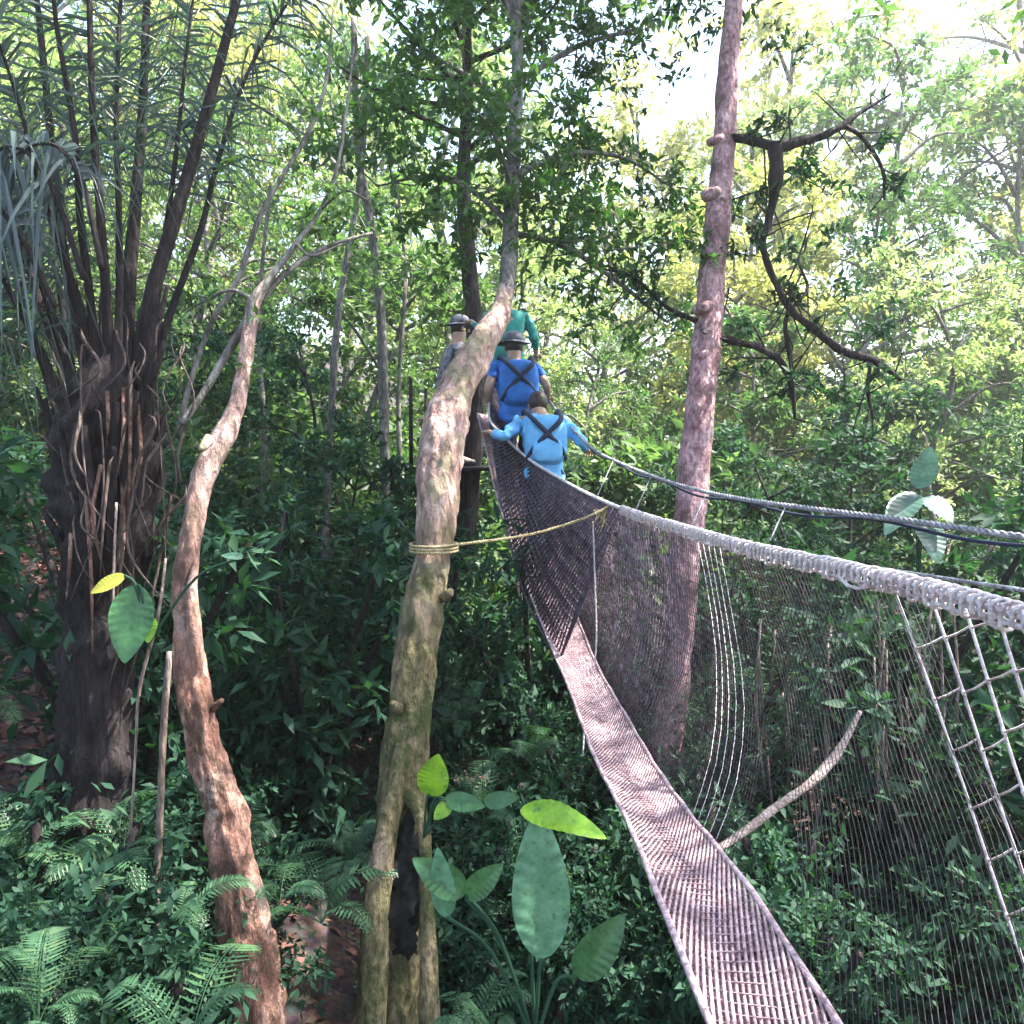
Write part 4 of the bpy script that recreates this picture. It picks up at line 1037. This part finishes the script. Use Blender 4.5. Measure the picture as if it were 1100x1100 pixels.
for i in range(46):
    y = 10 + 20 * (i / 46) + random.uniform(-1, 1); x = random.uniform(-.75, .75) * y
    st, fo = KS3[i % 2]; put('bush', [('stem', st), ('foliage', fo)], (x, y, ground_h(x, y)), random.uniform(0, 6.28), random.uniform(.9, 1.4) * (.8 + y / 40), 'leafy green bush on the rising ground behind the trees', 'bush', 'bushes on the rising ground behind')
# tall canopy trees added outside the view to shade the foreground
for (x, y, s) in [(-6.5, 4.0, .85), (-3.0, -3.0, .9), (4.2, -1.5, .9), (6.4, 4.5, .85), (-9.5, 9.5, .95), (-13, 15, 1.1), (0.5, -6, .9)]:
    tree_at('tall', x, y, s, 'tall canopy tree added outside the view to shade the walkway', 'added shade trees', 'shade_tree')
# shrubs
sh = [(-3.2, 6.6), (-2.3, 7.4), (-1.6, 6.4), (-.7, 7.2), (-3.9, 8.0), (.2, 8.4), (1.4, 8.0), (2.4, 7.4), (3.4, 7.0), (4.4, 7.8), (5.4, 7.4), (2.9, 5.6), (4.2, 5.6), (3.6, 4.6), (-2.6, 5.2), (1.5, 6.4), (-1.1, 8.6), (6.6, 8.4)]
for i, (x, y) in enumerate(sh):
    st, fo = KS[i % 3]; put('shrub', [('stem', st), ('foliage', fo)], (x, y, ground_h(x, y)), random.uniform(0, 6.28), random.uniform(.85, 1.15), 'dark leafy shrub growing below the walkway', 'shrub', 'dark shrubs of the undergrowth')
for i in range(40):
    x = random.uniform(-4.5, 4.5); y = random.uniform(3.2, 6.5)
    if (x < -2.8 and y > 4.2) or (-1.5 < x < .5 and y < 4.9): continue
    st, fo = KS2[i % 2]; put('low_shrub', [('stem', st), ('foliage', fo)], (x, y, ground_h(x, y)), random.uniform(0, 6.28), random.uniform(.7, 1.3), 'low dark shrub on the forest floor', 'shrub', 'low shrubs on the forest floor')

# ferns
def frond_local(L=1.0, n=22, name='frond'):
    mb = MB(); pts = [(0, 0, 0), (0, L * .35, L * .38), (0, L * .75, L * .45), (0, L, L * .25)]
    c = catmull(pts, 8); m = len(c); tube(mb, c, [.006 * (1 - .8 * i / m) for i in range(m)], 5)
    Ps = []; Ds = []; Sz = []
    for k in range(n):
        t = .15 + .83 * k / n; f = t * (m - 1); i = min(m - 2, int(f)); a = c[i] + (c[i + 1] - c[i]) * (f - i); tg = c[i + 1] - c[i]; tg = tg / np.linalg.norm(tg)
        if rng.random() < .06: continue
        ll = (.8 + .3 * rng.random()) * L * .30 * math.sin(math.pi * min(1, .12 + t * .88)) ** .7
        for s in (-1, 1):
            d = np.array([s, 0, -.12]) + tg * .35; d /= np.linalg.norm(d)
            # pinna made of small lobes
            for q in range(6):
                u = (q + .5) / 6; Ps.append(a + d * ll * u + np.array([0, 0, -.12 * ll * u * u]))
                for s2 in (1,): Ds.append(d * .4 + tg * (1 if q % 2 else -1)); Sz.append(.055 * L * (1.1 - .7 * u))
            Ps.append(a); Ds.append(d); Sz.append(ll)
    P_ = np.array(Ps); D_ = np.array(Ds); S_ = np.array(Sz)
    w = np.where(S_ > .07 * L, .13, .55)
    n_ = len(P_); d = D_ / np.linalg.norm(D_, axis=1, keepdims=True); s = np.cross(d, [0, 0, 1.0]); s /= np.linalg.norm(s, axis=1, keepdims=True) + 1e-9
    mid = P_ + d * S_[:, None] * .45; V = np.stack([P_, mid + s * (S_ * w * .5)[:, None], P_ + d * S_[:, None], mid - s * (S_ * w * .5)[:, None]], 1).reshape(-1, 3)
    i = np.arange(n_) * 4
    Fc = [(a, a + 1, a + 2, a + 3) for a in i]
    mb.add([tuple(v) for v in V], Fc)
    return mb.mesh(name, M['fern'], False)
FR = [frond_local(1.0, n) for n in (22, 18, 26, 20, 15)]
FD = FR[4].copy(); FD.name = 'dead_frond'; FD.materials.clear(); FD.materials.append(M['dead'])
def fern(x, y, z, s, label, group, n=None):
    n = n or random.randint(5, 10)
    e = empty('fern', (x, y, z), label, 'fern', group); e.scale = (s,) * 3; e.rotation_euler = (random.uniform(-.15, .15), random.uniform(-.15, .15), random.uniform(0, 6))
    for k in range(n):
        dead = random.random() < .02
        o = local_child('frond', FD if dead else random.choice(FR), e); o.rotation_euler = (random.uniform(-.3, .5) - (.5 if dead else 0), random.uniform(-.4, .4), 2 * math.pi * k / n + random.uniform(-.4, .4)); q = random.uniform(.55, 1.2); o.scale = (q * random.uniform(.7, 1.1), q, q)
        if dead: o['label'] = 'withered brown frond'
lowf = [(130, 905, 4.2), (300, 940, 4.0), (345, 965, 4.4), (20, 895, 4.3), (60, 985, 3.6), (195, 955, 3.7), (40, 1060, 3.0), (200, 1090, 3.0), (510, 1080, 3.6), (380, 900, 4.8), (255, 880, 5.0), (-20, 740, 4.6), (560, 960, 5.2), (500, 760, 7.0), (570, 800, 6.5), (520, 860, 5.5)]
for (a, b, d) in lowf:
    p = P(a, b, d); fern(p.x, p.y, p.z - .14, random.uniform(.28, .5), 'bluish green fern in the shaded undergrowth', 'ferns in the undergrowth')

for (x, y, q) in ((.15, 6.3, .9), (.45, 7.0, 1.0), (.1, 5.4, .7), (-.25, 5.2, .8), (.5, 5.6, .8), (.25, 4.8, .7)):
    st, fo = KS2[0]; put('low_shrub', [('stem', st), ('foliage', fo)], (x, y, ground_h(x, y)), random.uniform(0, 6.28), q * 1.3, 'low dark shrub on the forest floor', 'shrub', 'low shrubs on the forest floor')
# hanging twigs behind the net (right, low)
for k in range(34):
    a = 800 + 230 * rng.random(); b = 640 + 120 * rng.random(); d = 5.0 + 2 * rng.random(); m = MB(); ln = 150 + 170 * rng.random()
    px_tube(m, [(a, b, d, 2.6), (a + rng.normal() * 10, b + ln * .5, d, 3.2), (a + rng.normal() * 22, b + ln, d + .1, 3.0)], 5, 5, .2, 7)
    tag(m.obj('bare_twig', M['root']), 'thin bare stem hanging in the gloom behind the side net', 'twig', 'bare stems behind the side net')

# slim pale background trunks
for (pts, lab) in [([(418, 700, 11, 12), (415, 560, 11, 11), (412, 420, 11, 11), (408, 320, 11, 10), (398, 240, 11, 9), (385, 160, 11, 9), (380, 20, 11, 7)], 'slim pale grey trunk directly left of the leaning tree'),
                   ([(345, 700, 10, 9), (350, 560, 10, 8), (357, 420, 10, 8), (364, 330, 10, 8), (376, 260, 10, 7), (388, 180, 10, 7), (395, 40, 10, 6)], 'slim grey trunk with a slight lean in the gap left of centre'),
                   ([(282, 760, 10.5, 7), (280, 600, 10.5, 6), (284, 470, 10.5, 6), (278, 340, 10.5, 5), (290, 200, 10.5, 4)], 'very thin dark trunk behind the crooked tree'),
                   ([(430, 700, 12, 6), (432, 560, 12, 6), (428, 430, 12, 5), (436, 300, 12, 4)], 'thinnest whitish sapling stem close to the leaning tree')]:
    root = empty('sapling', P(pts[0][0], pts[0][1], pts[0][2]), lab, 'tree')
    m = MB(); path, rad = px_tube(m, pts, 8, 7, .15, 3); m.obj('trunk', M['bark_grey'], root)
    cs = [np.array(path[j]) + rng.normal(size=3) * .3 for j in range(len(path) // 2, len(path), 2)]
    link('crown', crown_from(cs, [.28] * len(cs), 42, .10, M['leaf_mid'], 'crown'), root)

# ------------------------------------------------------------------ sky, sun, camera
w = bpy.data.worlds.new('World'); sc.world = w; w.use_nodes = True
nt = w.node_tree; bg = nt.nodes['Background']
sky = nt.nodes.new('ShaderNodeTexSky'); sky.sky_type = 'NISHITA'; sky.sun_disc = False
EL, AZ = 58, 78      # sun ahead and to the right
sky.sun_elevation = R(EL); sky.sun_rotation = R(AZ); sky.dust_density = 2.5; sky.air_density = 1.2
nt.links.new(sky.outputs[0], bg.inputs[0]); bg.inputs[1].default_value = .15
sd = bpy.data.lights.new('sun', 'SUN'); sd.energy = 5; sd.angle = R(.53); sd.color = (1, .94, .84)
so = bpy.data.objects.new('sun', sd); COL.objects.link(so)
dirv = Vector((math.sin(R(AZ)) * math.cos(R(EL)), math.cos(R(AZ)) * math.cos(R(EL)), math.sin(R(EL))))
so.rotation_euler = dirv.to_track_quat('Z', 'Y').to_euler()
cd = bpy.data.cameras.new('camera'); cam = bpy.data.objects.new('camera', cd); COL.objects.link(cam)
cam.location = CAM; cam.rotation_euler = (R(90) - PITCH, 0, 0); cd.sensor_width = 36; cd.lens = 36 * F / 1100; cd.clip_start = .05; cd.clip_end = 600
sc.camera = cam
sc.cycles.max_bounces = 6; sc.cycles.diffuse_bounces = 3; sc.cycles.glossy_bounces = 2; sc.cycles.transmission_bounces = 3; sc.cycles.volume_bounces = 0; sc.cycles.caustics_reflective = False; sc.cycles.caustics_refractive = False
def haze():  # volume added to wash the distance pale, not mist in the place
    mb = MB(); box(mb, (0, 50, 13.5), (190, 190, 37)); m, nt, out = new_mat('haze')
    v = N(nt, 'ShaderNodeVolumePrincipled'); v.inputs['Color'].default_value = (.93, .96, .95, 1); v.inputs['Density'].default_value = HAZE; v.inputs['Anisotropy'].default_value = .5
    nt.links.new(v.outputs[0], out.inputs['Volume']); tag(mb.obj('haze', m, smooth=False), 'thin haze volume added to make the far forest paler', 'haze', kind='stuff')
HAZE = .0018
if HAZE: haze()
sc.view_settings.view_transform = 'Standard'; sc.view_settings.look = 'None'; sc.view_settings.exposure = 2.3; sc.view_settings.gamma = 1
sc.render.resolution_x = 1024; sc.render.resolution_y = 1024
